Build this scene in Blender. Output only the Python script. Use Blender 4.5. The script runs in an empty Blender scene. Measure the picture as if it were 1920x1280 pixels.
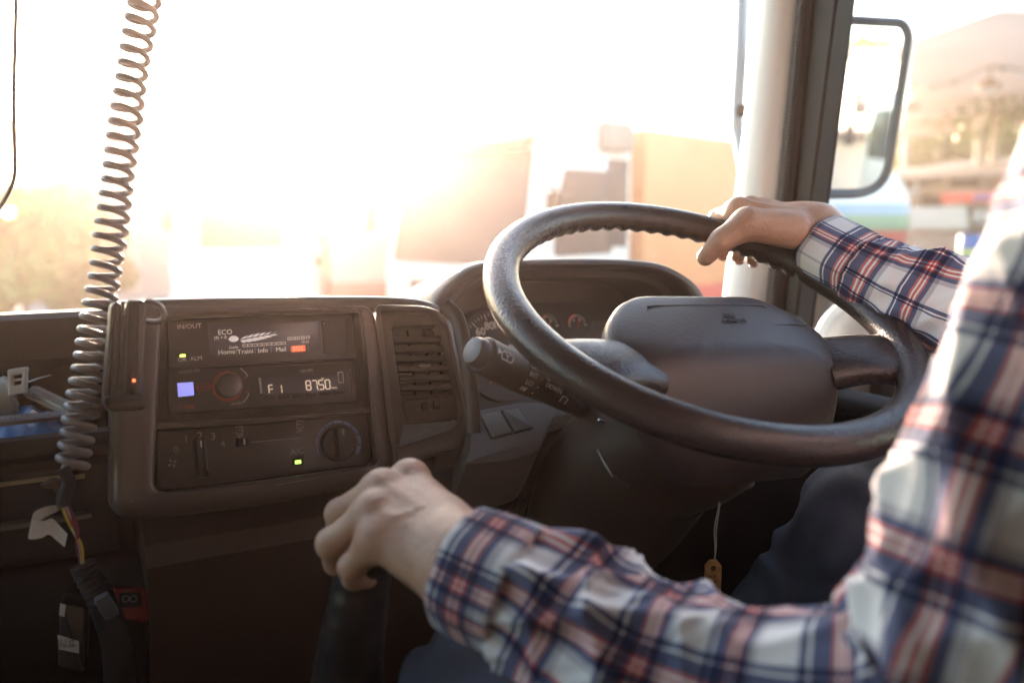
import bpy, bmesh, math, random
import numpy as np
from mathutils import Vector, Matrix

rnd = random.Random(7)
SC = bpy.context.scene
COL = SC.collection
RAD = math.radians

# ------------------------------------------------------------------ camera
FPX = 1600.0
YAW, PITCH = RAD(28), RAD(8.5)
CAM = np.array([0.0, 0.0, 2.05])
FW = np.array([math.sin(YAW) * math.cos(PITCH), math.cos(YAW) * math.cos(PITCH), -math.sin(PITCH)])
RT = np.array([math.cos(YAW), -math.sin(YAW), 0.0])
UP = np.cross(RT, FW)
cam = bpy.data.cameras.new("camera")
cam.lens, cam.sensor_width = 30.0, 36.0
cam.clip_start, cam.clip_end = 0.03, 500.0
cam.dof.use_dof = True
cam.dof.focus_distance = 0.86
cam.dof.aperture_fstop = 2.8
cam.dof.aperture_blades = 7
camo = bpy.data.objects.new("camera", cam)
COL.objects.link(camo)
M = Matrix((RT, UP, -FW)).transposed().to_4x4()
M.translation = Vector(CAM)
camo.matrix_world = M
SC.camera = camo

# ------------------------------------------------------------------ light
SUN_EL, SUN_AZ = RAD(9), RAD(14)            # azimuth clockwise from +Y
w = bpy.data.worlds.new("World")
SC.world = w
w.use_nodes = True
nt = w.node_tree
sky = nt.nodes.new("ShaderNodeTexSky")
sky.sky_type = 'NISHITA'
sky.sun_disc = False
sky.sun_elevation = SUN_EL
sky.sun_rotation = SUN_AZ
sky.air_density = 1.0
sky.dust_density = 1.0
nt.links.new(sky.outputs[0], nt.nodes["Background"].inputs[0])
nt.nodes["Background"].inputs[1].default_value = 0.15
sl = bpy.data.lights.new("sun", 'SUN')
sl.energy = 3.2
sl.angle = RAD(5)
sl.color = (1.0, 0.76, 0.59)
so = bpy.data.objects.new("sun", sl)
COL.objects.link(so)
SD = Vector((math.sin(SUN_AZ) * math.cos(SUN_EL), math.cos(SUN_AZ) * math.cos(SUN_EL), math.sin(SUN_EL)))
so.rotation_euler = (-SD).to_track_quat('-Z', 'Y').to_euler()
so.location = SD * 30

vs = SC.view_settings
SC.display_settings.display_device = 'sRGB'
vs.view_transform = 'Standard'
vs.look = 'None'
vs.gamma = 1.0
vs.exposure = 3.2
SC.cycles.use_denoising = True
SC.cycles.max_bounces = 8
SC.cycles.diffuse_bounces = 4
SC.cycles.glossy_bounces = 4
SC.cycles.transparent_max_bounces = 12
SC.cycles.volume_bounces = 0
SC.cycles.sample_clamp_indirect = 6.0

# ------------------------------------------------------------------ pixel rays (photo pixels, 1920 x 1280)
def ray(x, y):
    return FW + (x - 960) / FPX * RT + (640 - y) / FPX * UP
def P(x, y, d):
    return CAM + d * ray(x, y)
def hitp(x, y, o, n):
    r = ray(x, y)
    return CAM + r * (np.dot(o - CAM, n) / np.dot(r, n))
def nz(v):
    v = np.asarray(v, float)
    return v / np.linalg.norm(v)

class Plane:
    """A flat working surface in the cab: origin o, right u, up v, normal n."""
    def __init__(s, o, u, v):
        s.o = np.asarray(o, float); s.u = nz(u); s.n = nz(np.cross(s.u, v)); s.v = np.cross(s.n, s.u)
    def px(s, x, y, h=0.0):
        q = hitp(x, y, s.o + h * s.n, s.n) - s.o
        return np.array([q @ s.u, q @ s.v])
    def w(s, p, h=0.0):
        return s.o + p[0] * s.u + p[1] * s.v + h * s.n
    def pts(s, lst, h=0.0):
        return [s.px(x, y, h) for x, y in lst]
    def mat(s, p=(0, 0), h=0.0):
        m = Matrix((s.u, s.v, s.n)).transposed().to_4x4()
        m.translation = Vector(s.w(p, h))
        return m

# ------------------------------------------------------------------ geometry (all return (verts, faces) in world space)
def join(*gs):
    V, Fc, o = [], [], 0
    for v, f in gs:
        V += [tuple(map(float, q)) for q in v]
        Fc += [tuple(i + o for i in q) for q in f]
        o = len(V)
    return V, Fc
def from_bm(bm, m=None):
    if m is not None:
        bm.transform(m)
    bm.verts.index_update()
    g = ([tuple(v.co) for v in bm.verts], [tuple(v.index for v in f.verts) for f in bm.faces])
    bm.free()
    return g
def rbox(center, size, bev=0.004, m=None, seg=2):
    """box with rounded edges; m = 3x3 / plane axes"""
    bm = bmesh.new()
    bmesh.ops.create_cube(bm, size=1.0)
    bm.transform(Matrix.Diagonal((size[0], size[1], size[2], 1)))
    if bev > 0:
        bmesh.ops.bevel(bm, geom=list(bm.edges), offset=min(bev, min(size) * .49), segments=seg, profile=.5, affect='EDGES')
    mm = Matrix.Identity(4) if m is None else m.copy()
    mm.translation = Vector(center)
    return from_bm(bm, mm)
def pbox(pl, p, size, h=0.0, bev=0.002):
    """box standing on plane pl: p = (u, v) centre, size = (w, h, depth); h = height of its base"""
    m = pl.mat()
    return rbox(pl.w(p, h + size[2] / 2), size, bev, m)
def rounded(pts, r, k=5):
    """round the corners of a 2D polygon; r a number or one per corner"""
    out, n = [], len(pts)
    for i in range(n):
        a, b, c = (np.asarray(pts[j % n], float) for j in (i - 1, i, i + 1))
        ri = r[i] if hasattr(r, '__len__') else r
        d1, d2 = np.linalg.norm(a - b), np.linalg.norm(c - b)
        t = min(ri, d1 * .48, d2 * .48)
        p1, p2 = b + (a - b) / d1 * t, b + (c - b) / d2 * t
        for j in range(k + 1):
            s = j / k
            out.append((1 - s) ** 2 * p1 + 2 * s * (1 - s) * b + s * s * p2)
    return out
def loft(loops, closed=True, cap0=False, cap1=False):
    n = len(loops[0])
    V = [tuple(map(float, p)) for lp in loops for p in lp]
    Fc = []
    for i in range(len(loops) - 1):
        for j in range(n if closed else n - 1):
            k = (j + 1) % n
            Fc.append((i * n + j, i * n + k, (i + 1) * n + k, (i + 1) * n + j))
    if cap0: Fc.append(tuple(range(n - 1, -1, -1)))
    if cap1: Fc.append(tuple((len(loops) - 1) * n + j for j in range(n)))
    return V, Fc
def scaled(pts, d):
    """inset a polygon by about d (towards its centre when d > 0)"""
    a = np.array(pts); n = len(a)
    area = sum(a[i][0] * a[(i + 1) % n][1] - a[(i + 1) % n][0] * a[i][1] for i in range(n))
    out = []
    for i in range(n):
        t = a[(i + 1) % n] - a[i - 1]
        L = np.linalg.norm(t)
        nn = np.array([-t[1], t[0]]) / (L if L > 1e-9 else 1) * (1 if area > 0 else -1)
        out.append(a[i] + nn * (d[i] if hasattr(d, '__len__') else d))
    return out
def plate(pl, pts, h0, h1, bev=0.0015):
    """solid plate with a softened front rim"""
    lo = [[pl.w(p, h0) for p in pts]]
    for f in (0, .5, 1):
        ang = f * math.pi / 2
        q = scaled(pts, bev * (1 - math.cos(ang)))
        lo.append([pl.w(p, h1 - bev + bev * math.sin(ang)) for p in q])
    return loft(lo, True, True, True)
def bezel(pl, outer, inner, hback, h, hin, bev=0.003, bevo=None, dropo=0.0):
    """frame: outer side wall, rounded rim, face, rounded inner rim, wall down to hin"""
    lo = [[pl.w(p, hback) for p in outer]]
    bo = np.full(len(outer), bev) if bevo is None else np.array([bevo(p) for p in outer])
    for f in ((0, .5, 1) if bevo is None else (0, .2, .4, .6, .8, 1)):
        a = f * math.pi / 2
        lo.append([pl.w(p, h - b_ + b_ * math.sin(a)) for p, b_ in zip(scaled(outer, bo * (1 - math.cos(a))), bo)])
    for f in (1, .5, 0):
        a = f * math.pi / 2
        lo.append([pl.w(p, h - bev + bev * math.sin(a)) for p in scaled(inner, -bev * (1 - math.cos(a)))])
    lo.append([pl.w(p, hin) for p in inner])
    return loft(lo)
def smooth_path(pts, n=8, rad=None):
    """Catmull-Rom; rad interpolated with it"""
    p = [np.asarray(q, float) for q in pts]
    r = [np.atleast_1d(np.asarray(x, float)) for x in (rad if rad is not None else [0] * len(p))]
    q = [np.concatenate([a, b]) for a, b in zip(p, r)]
    q = [2 * q[0] - q[1]] + q + [2 * q[-1] - q[-2]]
    out = []
    for i in range(1, len(q) - 2):
        for j in range(n):
            t = j / n
            a, b, c, d = q[i - 1:i + 3]
            out.append(.5 * (2 * b + (c - a) * t + (2 * a - 5 * b + 4 * c - d) * t * t + (3 * b - a - 3 * c + d) * t ** 3))
    out.append(q[-2])
    out = np.array(out)
    return (out[:, :3], out[:, 3:]) if rad is not None else out[:, :3]
def frames(path, up=None):
    path = np.asarray(path, float)
    T = np.gradient(path, axis=0)
    T /= np.linalg.norm(T, axis=1)[:, None]
    a = np.cross(T[0], [0, 0, 1.] if up is None else up)
    if np.linalg.norm(a) < 1e-4: a = np.cross(T[0], [1., 0, 0])
    N = [nz(a)]
    for i in range(1, len(path)):
        v = N[-1] - T[i] * (N[-1] @ T[i])
        N.append(nz(v))
    N = np.array(N)
    return T, N, np.cross(T, N)
def tube(path, r, n=10, caps=True, ry=None, up=None):
    path = np.asarray(path, float)
    T, N, B = frames(path, up)
    r = np.broadcast_to(np.asarray(r, float).ravel(), (len(path),))
    ry = r if ry is None else np.broadcast_to(np.asarray(ry, float).ravel(), (len(path),))
    an = np.linspace(0, 2 * math.pi, n, endpoint=False)
    lo = [[path[i] + r[i] * math.cos(t) * N[i] + ry[i] * math.sin(t) * B[i] for t in an] for i in range(len(path))]
    return loft(lo, True, caps, caps)
def lathe(m, prof, n=32, caps=True):
    """profile [(radius, height)] round the local z axis of matrix m"""
    lo = []
    for r, h in prof:
        lo.append([tuple(m @ Vector((r * math.cos(2 * math.pi * k / n), r * math.sin(2 * math.pi * k / n), h))) for k in range(n)])
    return loft(lo, True, caps, caps)
def ball(c, r, m=None, sub=3):
    bm = bmesh.new()
    bmesh.ops.create_icosphere(bm, subdivisions=sub, radius=1.0)
    r = (r, r, r) if not hasattr(r, '__len__') else r
    bm.transform(Matrix.Diagonal((r[0], r[1], r[2], 1)))
    mm = Matrix.Identity(4) if m is None else m.copy()
    mm.translation = Vector(c)
    return from_bm(bm, mm)
def arc2(c, r, a0, a1, n, w):
    """flat ring sector as polygon in 2D (degrees)"""
    o = [(c[0] + (r + w / 2) * math.cos(RAD(a0 + (a1 - a0) * i / n)), c[1] + (r + w / 2) * math.sin(RAD(a0 + (a1 - a0) * i / n))) for i in range(n + 1)]
    i_ = [(c[0] + (r - w / 2) * math.cos(RAD(a0 + (a1 - a0) * i / n)), c[1] + (r - w / 2) * math.sin(RAD(a0 + (a1 - a0) * i / n))) for i in range(n, -1, -1)]
    return o + i_
def strip(pl, line, wd, h0, h1):
    """thin raised line along 2D points"""
    a = [np.asarray(p, float) for p in line]
    gs = []
    for p, q in zip(a[:-1], a[1:]):
        t = nz(q - p); nn = np.array([-t[1], t[0]]) * wd / 2
        gs.append(loft([[pl.w(x, h0) for x in (p - nn, q - nn, q + nn, p + nn)], [pl.w(x, h1) for x in (p - nn, q - nn, q + nn, p + nn)]], True, True, True))
    return join(*gs)
_fcache = {}
def text(pl, s, p, size, h, depth=0.0002, align='CENTER', rot=0.0, bold=0.0, squeeze=1.0):
    cu = bpy.data.curves.new("txt", 'FONT')
    cu.body = s; cu.size = size; cu.align_x = align; cu.align_y = 'CENTER'
    cu.extrude = depth / 2; cu.offset = bold; cu.resolution_u = 3
    o = bpy.data.objects.new("txt", cu)
    COL.objects.link(o)
    bpy.context.view_layer.update()
    me = bpy.data.meshes.new_from_object(o.evaluated_get(bpy.context.evaluated_depsgraph_get()))
    m = pl.mat(p, h + depth / 2) @ Matrix.Rotation(rot, 4, 'Z') @ Matrix.Diagonal((squeeze, 1, 1, 1))
    g = ([tuple(m @ v.co) for v in me.vertices], [tuple(f.vertices) for f in me.polygons])
    bpy.data.objects.remove(o); bpy.data.curves.remove(cu); bpy.data.meshes.remove(me)
    return g

# ------------------------------------------------------------------ objects
BASE = {}
def thing(name, label, cat, loc=(0, 0, 0), group=None):
    o = bpy.data.objects.new(name, None)
    o.empty_display_size = .1
    COL.objects.link(o)
    o.location = Vector([float(x) for x in loc])
    BASE[o] = np.asarray(loc, float)
    o["label"] = label; o["category"] = cat; o["kind"] = "thing"
    if group: o["group"] = group
    return o
def tag(o, label, cat, group=None):
    o["kind"] = "thing"; o["label"] = label; o["category"] = cat
    if group: o["group"] = group
    return o
def obj(name, geo, mat, parent=None, sharp=35, uv=None, loc=None, smooth=True, fix=True):
    V, Fc = geo
    base = BASE[parent] if parent is not None else (np.asarray(loc, float) if loc is not None else np.zeros(3))
    me = bpy.data.meshes.new(name)
    me.from_pydata([tuple(np.asarray(v) - base) for v in V] if not isinstance(V, np.ndarray) else (V - base).tolist(), [], Fc)
    me.validate()
    if fix:
        bm = bmesh.new(); bm.from_mesh(me)
        bmesh.ops.recalc_face_normals(bm, faces=bm.faces)
        bm.to_mesh(me); bm.free()
    if uv is not None:
        l = me.uv_layers.new(name="UVMap")
        idx = np.empty(len(me.loops), int); me.loops.foreach_get("vertex_index", idx)
        l.data.foreach_set("uv", np.asarray(uv, np.float32)[idx].ravel())
    if smooth:
        me.polygons.foreach_set("use_smooth", [True] * len(me.polygons))
        if sharp is not None and sharp < 180:
            me.set_sharp_from_angle(angle=RAD(sharp))
    for m in (mat if isinstance(mat, (list, tuple)) else [mat]):
        me.materials.append(m)
    o = bpy.data.objects.new(name, me)
    COL.objects.link(o)
    if parent is not None:
        o.parent = parent
        BASE[o] = base
    else:
        o.location = Vector(base); BASE[o] = base
    return o
def struct(o, kind='structure'):
    o["kind"] = kind
    return o

# ------------------------------------------------------------------ materials
def mat(name, col, rough=.5, metal=0.0, bump=0.0, bscale=400.0, var=0.0, vscale=20.0, btype='noise', spec=.5, emit=None, estr=0.0, coat=0.0, sheen=0.0, sss=0.0, rvar=0.0, scratch=0.0):
    m = bpy.data.materials.new(name); m.use_nodes = True
    t = m.node_tree; b = t.nodes["Principled BSDF"]
    b.inputs["Base Color"].default_value = (*col, 1)
    b.inputs["Roughness"].default_value = rough
    b.inputs["Metallic"].default_value = metal
    b.inputs["Specular IOR Level"].default_value = spec
    if coat: b.inputs["Coat Weight"].default_value = coat
    if sheen: b.inputs["Sheen Weight"].default_value = sheen
    if sss:
        b.inputs["Subsurface Weight"].default_value = sss
        b.inputs["Subsurface Radius"].default_value = (.012, .005, .003)
        b.inputs["Subsurface Scale"].default_value = .5
    if emit:
        b.inputs["Emission Color"].default_value = (*emit, 1)
        b.inputs["Emission Strength"].default_value = estr
    tc = t.nodes.new("ShaderNodeTexCoord")
    if var or rvar:
        n = t.nodes.new("ShaderNodeTexNoise"); n.inputs["Scale"].default_value = vscale; n.inputs["Detail"].default_value = 6
        t.links.new(tc.outputs["Object"], n.inputs["Vector"])
        if var:
            r = t.nodes.new("ShaderNodeValToRGB")
            r.color_ramp.elements[0].position, r.color_ramp.elements[1].position = .3, .7
            r.color_ramp.elements[0].color = (*[c * (1 - var) for c in col], 1)
            r.color_ramp.elements[1].color = (*[min(1, c * (1 + var)) for c in col], 1)
            t.links.new(n.outputs["Fac"], r.inputs["Fac"]); t.links.new(r.outputs[0], b.inputs["Base Color"])
        if rvar:
            mr = t.nodes.new("ShaderNodeMapRange")
            mr.inputs[1].default_value, mr.inputs[2].default_value = .3, .7
            mr.inputs[3].default_value, mr.inputs[4].default_value = max(.02, rough - rvar), min(1, rough + rvar)
            t.links.new(n.outputs["Fac"], mr.inputs[0]); t.links.new(mr.outputs[0], b.inputs["Roughness"])
    if bump:
        if btype == 'noise':
            n2 = t.nodes.new("ShaderNodeTexNoise"); n2.inputs["Detail"].default_value = 3
            out = n2.outputs["Fac"]
        else:
            n2 = t.nodes.new("ShaderNodeTexVoronoi"); n2.feature = 'SMOOTH_F1'
            out = n2.outputs["Distance"]
        n2.inputs["Scale"].default_value = bscale
        t.links.new(tc.outputs["Object"], n2.inputs["Vector"])
        bp = t.nodes.new("ShaderNodeBump"); bp.inputs["Strength"].default_value = bump; bp.inputs["Distance"].default_value = .0006 if bscale > 60 else .02
        t.links.new(out, bp.inputs["Height"]); t.links.new(bp.outputs[0], b.inputs["Normal"])
    return m

MT = {}
MT['dash'] = mat("glow_tinted_dash_plastic", (.045, .028, .019), .5, bump=.5, bscale=900, btype='vor', var=.10, vscale=6)  # brown tint stands in for the warm glow on dark grey plastic
MT['dash_shade'] = mat("shaded_dash_plastic", (.009, .007, .0065), .7, spec=.2, bump=.5, bscale=900, btype='vor', var=.15, vscale=6)  # darker copy of the dash plastic, shade of the lower cab put in
MT['trim'] = mat("grey_trim_plastic", (.092, .076, .069), .32, metal=.4, bump=.12, bscale=1200, var=.05, vscale=9)
MT['grain'] = mat("grained_pad_plastic", (.12, .11, .105), .5, bump=1.0, bscale=600, btype='vor', var=.15, vscale=40)
MT['black'] = mat("black_gloss_plastic", (.014, .012, .012), .42, var=.2, vscale=12, rvar=.1)
MT['matte'] = mat("black_matte_plastic", (.012, .010, .010), .6, spec=.3, bump=.3, bscale=700, var=.2, vscale=14)
MT['leather'] = mat("wheel_leather", (.034, .025, .024), .27, bump=.8, bscale=620, btype='vor', var=.10, vscale=8)
MT['pad'] = mat("airbag_cover_vinyl", (.035, .027, .027), .40, bump=.6, bscale=640, btype='vor', var=.06, vscale=8)
MT['rubber'] = mat("seal_rubber", (.022, .015, .013), .45, spec=.2, bump=.3, bscale=300, var=.2, vscale=10)
MT['cream'] = mat("cream_pillar_trim", (.84, .83, .78), .45, bump=.1, bscale=500, var=.04, vscale=5)
MT['white'] = mat("white_paint", (.55, .55, .54), .35, var=.05, vscale=2, coat=.3)
MT['whiteplastic'] = mat("white_plastic", (.72, .70, .64), .35, var=.05, vscale=30)
MT['headliner'] = mat("grey_headliner", (.03, .028, .026), .9, bump=.4, bscale=500, var=.1, vscale=8)
MT['carpet'] = mat("dark_floor_mat", (.010, .009, .0085), .9, bump=.6, bscale=300, var=.2, vscale=20)
MT['print'] = mat("white_print", (.62, .58, .54), .6)
MT['dimprint'] = mat("grey_print", (.26, .24, .23), .6)
MT['lit'] = mat("lit_lettering", (.6, .55, .5), .5, emit=(1, .8, .65), estr=.045)
MT['ledy'] = mat("lit_yellow_lamp", (.5, .5, .05), .4, emit=(.85, .9, .1), estr=.5)
MT['ledg'] = mat("lit_green_lamp", (.2, .6, .05), .4, emit=(.35, 1, .08), estr=.5)
MT['ledr'] = mat("lit_red_lamp", (.6, .1, .05), .4, emit=(1, .12, .04), estr=.6)
MT['sos'] = mat("lit_red_key", (.5, .1, .05), .4, emit=(1, .16, .06), estr=.16)
MT['blueb'] = mat("lit_blue_button", (.3, .3, .8), .4, emit=(.32, .33, 1), estr=.10)
MT['redring'] = mat("red_ring_plastic", (.22, .03, .018), .4, emit=(1, .08, .02), estr=.006)
MT['leaf'] = mat("lit_leaf_icon", (.6, .58, .55), .5, emit=(.95, .82, .8), estr=.05)
MT['lcd'] = mat("dim_lcd_glass", (.05, .042, .05), .22, emit=(.6, .5, .6), estr=.0015)
MT['bluep'] = mat("blue_print", (.17, .25, .50), .5)
MT['redp'] = mat("red_print", (.50, .08, .05), .5)
MT['chrome'] = mat("chrome", (.7, .68, .66), .15, metal=1.0)
MT['metal'] = mat("grey_metal", (.35, .34, .33), .35, metal=.8, var=.1, vscale=15)
MT['cord'] = mat("coiled_cord_vinyl", (.17, .145, .135), .38, var=.1, vscale=40)
# ================================================================== THE TRUCK CAB WE SIT IN
def glass(name, tint=(1, 1, 1), dust=.03, gl=.06, seed=0.0):
    m = bpy.data.materials.new(name); m.use_nodes = True
    t = m.node_tree; t.nodes.clear()
    o = t.nodes.new("ShaderNodeOutputMaterial")
    tr = t.nodes.new("ShaderNodeBsdfTransparent"); tr.inputs[0].default_value = (*tint, 1)
    gb = t.nodes.new("ShaderNodeBsdfGlossy"); gb.inputs["Roughness"].default_value = .02
    tl = t.nodes.new("ShaderNodeBsdfTranslucent"); tl.inputs[0].default_value = (.85, .80, .74, 1)
    fr = t.nodes.new("ShaderNodeFresnel"); fr.inputs[0].default_value = 1.35
    sc = t.nodes.new("ShaderNodeMath"); sc.operation = 'MULTIPLY'; sc.inputs[1].default_value = gl * 8
    m1 = t.nodes.new("ShaderNodeMixShader"); m2 = t.nodes.new("ShaderNodeMixShader")
    tc = t.nodes.new("ShaderNodeTexCoord")
    # grime: an even film plus dried water spots and specks
    v = t.nodes.new("ShaderNodeTexVoronoi"); v.inputs["Scale"].default_value = 34
    n = t.nodes.new("ShaderNodeTexNoise"); n.inputs["Scale"].default_value = 3; n.inputs["Detail"].default_value = 5
    lt = t.nodes.new("ShaderNodeMapRange"); lt.inputs[1].default_value, lt.inputs[2].default_value, lt.inputs[3].default_value, lt.inputs[4].default_value = .06, .13, dust * 12, 0
    nm = t.nodes.new("ShaderNodeMapRange"); nm.inputs[1].default_value, nm.inputs[2].default_value, nm.inputs[3].default_value, nm.inputs[4].default_value = .35, .75, 0, 1
    mu = t.nodes.new("ShaderNodeMath"); mu.operation = 'MULTIPLY'
    ad = t.nodes.new("ShaderNodeMath"); ad.operation = 'MULTIPLY_ADD'; ad.inputs[1].default_value = 1; ad.inputs[2].default_value = dust
    L = t.links.new
    L(tc.outputs["Object"], v.inputs["Vector"]); L(tc.outputs["Object"], n.inputs["Vector"])
    L(v.outputs["Distance"], lt.inputs[0]); L(n.outputs["Fac"], nm.inputs[0])
    L(lt.outputs[0], mu.inputs[0]); L(nm.outputs[0], mu.inputs[1]); L(mu.outputs[0], ad.inputs[0])
    L(fr.outputs[0], sc.inputs[0]); L(sc.outputs[0], m1.inputs[0])
    L(tr.outputs[0], m1.inputs[1]); L(gb.outputs[0], m1.inputs[2])
    L(ad.outputs[0], m2.inputs[0]); L(m1.outputs[0], m2.inputs[1]); L(tl.outputs[0], m2.inputs[2]); L(m2.outputs[0], o.inputs[0])
    return m
MT['wsglass'] = glass("windshield_glass", dust=.011, gl=.02)
MT['doorglass'] = glass("door_glass", dust=.006, gl=.02)

cab = thing("truck_cab", "inside of the truck cab around the driver, with windshield, cream pillar and dark rubber seal", "truck cab", (0, .3, 1.1))
XL, XR, YB, ZF, ZR = -1.05, 1.0, -.6, 1.12, 2.72
obj("floor", rbox((0, .3, ZF - .03), (2.05, 1.85, .06), .01), MT['carpet'], cab)
obj("roof", rbox((0, .25, ZR + .03), (2.1, 1.75, .06), .02), MT['headliner'], cab)
obj("rear_wall", rbox((0, YB - .03, (ZF + ZR) / 2), (2.1, .06, ZR - ZF), .01), MT['headliner'], cab)
def wsy(x, z):                                    # windshield surface: curved in plan, raked back 7 degrees
    return 1.215 - .165 * (abs(x) / .95) ** 2.4 - (z - 1.9) * .128
def wsgrid(x0, x1, z0, z1, nx, nzz, off=0):
    lo = [[(x0 + (x1 - x0) * i / nx, wsy(x0 + (x1 - x0) * i / nx, z0 + (z1 - z0) * j / nzz) + off, z0 + (z1 - z0) * j / nzz) for i in range(nx + 1)] for j in range(nzz + 1)]
    return loft(lo, False)
obj("windshield", wsgrid(-.96, .955, 1.84, 2.63, 40, 6), MT['wsglass'], cab, fix=False)
def wsbar(x0, x1, z0, z1, th):
    n = 30
    def ring(x):
        return [(x, wsy(x, z0) - th / 2, z0), (x, wsy(x, z0) + th / 2, z0), (x, wsy(x, z1) + th / 2, z1), (x, wsy(x, z1) - th / 2, z1)]
    return loft([ring(x0 + (x1 - x0) * i / n) for i in range(n + 1)], True, True, True)
obj("windshield_header", wsbar(-1.04, 1.0, 2.60, 2.78, .07), MT['headliner'], cab)
obj("front_wall", wsbar(-1.04, 1.0, 1.0, 1.838, .05), MT['white'], cab)

# right-hand side: pillar and seals lie along the side of the cab
SP = Plane((.965, 0, 0), (0, -1, 0), (0, 0, 1))
def edge(x0, x1, y0=0, y1=377):                    # straight line through (x0, y0) and (x1, y1) in the photograph, run long
    return lambda y: x0 + (x1 - x0) * (y - y0) / (y1 - y0)
e_ws, e_cr = edge(1437, 1365, 0, 555), edge(1506, 1466)
e_a, e_b, e_c, e_d = edge(1533, 1496), edge(1574, 1526), edge(1584, 1535), edge(1594, 1546)
YT, YBOT = -330, 760
def sidestrip(ea, eb, h0, h1, bev=.003, n=1, prof=None, x=None, yb=YBOT):
    pl = SP if x is None else Plane((x, 0, 0), (0, -1, 0), (0, 0, 1))
    rows = []
    k = 10
    for i in range(k + 1):
        y = YT + (yb - YT) * i / k
        a, b = pl.px(ea(y), y), pl.px(eb(y), y)
        ring = [pl.w(a, h0), pl.w(a, h1 - bev)]
        m = 6
        for j in range(m + 1):
            s = j / m
            hh = h1 + (prof(s) if prof else 0)
            if j == 0: q = a + (b - a) * (bev / np.linalg.norm(b - a))
            elif j == m: q = b + (a - b) * (bev / np.linalg.norm(b - a))
            else: q = a + (b - a) * s
            ring.append(pl.w(q, hh))
        ring += [pl.w(b, h1 - bev), pl.w(b, h0)]
        rows.append(ring)
    return loft(rows, True, True, True)
pil = obj("windshield_pillar", sidestrip(e_ws, e_cr, -.03, .012, .006, prof=lambda s: .024 * math.sin(math.pi * s) ** .8), MT['cream'], cab)
obj("glass_edge", sidestrip(lambda y: e_ws(y) - 4.5, lambda y: e_ws(y) + .5, -.03, .004, .0008), MT['rubber'], cab)
seal = obj("door_seal", join(sidestrip(lambda y: e_cr(y) - .5, e_a, -.03, .014, .004, prof=lambda s: .006 * math.sin(math.pi * s)),
                             sidestrip(lambda y: e_a(y) - .5, e_b, -.03, .006, .003)), MT['rubber'], cab)
def seal_ribs():
    gs = []
    for k in range(150):
        y = YT + (YBOT - YT) * k / 150
        p = SP.px(e_cr(y) + (e_a(y) - e_cr(y)) * .62, y)
        gs.append(rbox(SP.w(p, .0195), (.004, .0035, .0035), .001, seg=1))
    return join(*gs)
obj("seal_stitching", seal_ribs(), mat("seal_ridge_rubber", (.09, .07, .065), .5), seal)
obj("right_side_wall", rbox((.99, -.36, 1.92), (.05, .46, 1.6), .01), MT['headliner'], cab)
# left side, out of frame, with its own door window letting in light
LP = Plane((XL, 0, 0), (0, 1, 0), (0, 0, 1))
ow = [(-.6, ZF), (1.12, ZF), (1.02, ZR), (-.6, ZR)]
iw = rounded([(.50, 1.84), (1.04, 1.84), (.98, 2.60), (.50, 2.60)], .06, 4)
obj("left_side_wall", bezel(LP, rounded(ow, .05, 4), iw, -.05, .0, -.05), MT['headliner'], cab)
obj("left_window", loft([[LP.w(p, -.03) for p in iw]], True, True), MT['doorglass'], cab, fix=False)
# base under the floor so that the cab stands on its chassis
obj("chassis_beam", join(rbox((-.4, -.5, .9), (.12, 3.2, .22), .02), rbox((.4, -.5, .9), (.12, 3.2, .22), .02)), MT['matte'], cab)
def cabwheel(x, y):
    m = Matrix.Translation((x, y, .45)) @ Matrix.Rotation(math.pi / 2, 4, 'Y')
    wv = obj("wheel", lathe(m, [(.28, -.12), (.43, -.12), (.46, -.08), (.46, .08), (.43, .12), (.28, .12)], 36), MT['matte'], cab)
    obj("rim", lathe(m, [(.05, -.06), (.24, -.10), (.275, -.115), (.275, .115), (.24, .1), (.05, .06)], 24), MT['metal'], wv)
cabwheel(.82, .55); cabwheel(-.82, .55)

# ------------------------------------------------------------------ right door
door = thing("cab_door", "cab door with an open view through its window, grey armrest and dark sill", "door", (.97, .4, 1.2))
DX = .985
obj("window_frame", join(sidestrip(lambda y: e_b(y) - .5, lambda y: e_c(y), -.016, -.012, .002, x=DX),
                         ), MT['cream'], door)
obj("window_channel", sidestrip(lambda y: e_c(y) - .3, e_d, -.010, -.006, .002, x=DX), MT['rubber'], door)
obj("door_panel", rbox((1.0, .385, 1.50), (.05, 1.0, .70), .02), MT['dash'], door)
obj("window_sill", rbox((.985, .385, 1.853), (.06, 1.0, .03), .010), MT['dash_shade'], door)
obj("window_glass", loft([[(1.005, .93, 1.84), (1.005, -.10, 1.84), (1.005, -.10, 2.5), (1.005, .80, 2.5)]], True, True), MT['doorglass'], door, fix=False)
obj("window_header", rbox((.99, .34, 2.61), (.06, 1.1, .24), .02), MT['headliner'], door)
# armrest seen through the wheel, with its grab bar
arm = obj("armrest", join(rbox((.945, .42, 1.745), (.07, .46, .05), .02, seg=3)), MT['trim'], door)
gp, _ = smooth_path([(.945, .80, 1.765), (.92, .785, 1.798), (.905, .745, 1.806), (.905, .60, 1.806), (.905, .45, 1.80), (.93, .38, 1.77)], 8, [.016] * 6)
obj("grab_bar", tube(gp, .017, 14), MT['matte'], door)
obj("trim_insert", rbox((.962, .845, 1.822), (.03, .13, .05), .012), mat("pale_door_trim", (.33, .30, .28), .5, bump=.2, bscale=700), door)

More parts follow.
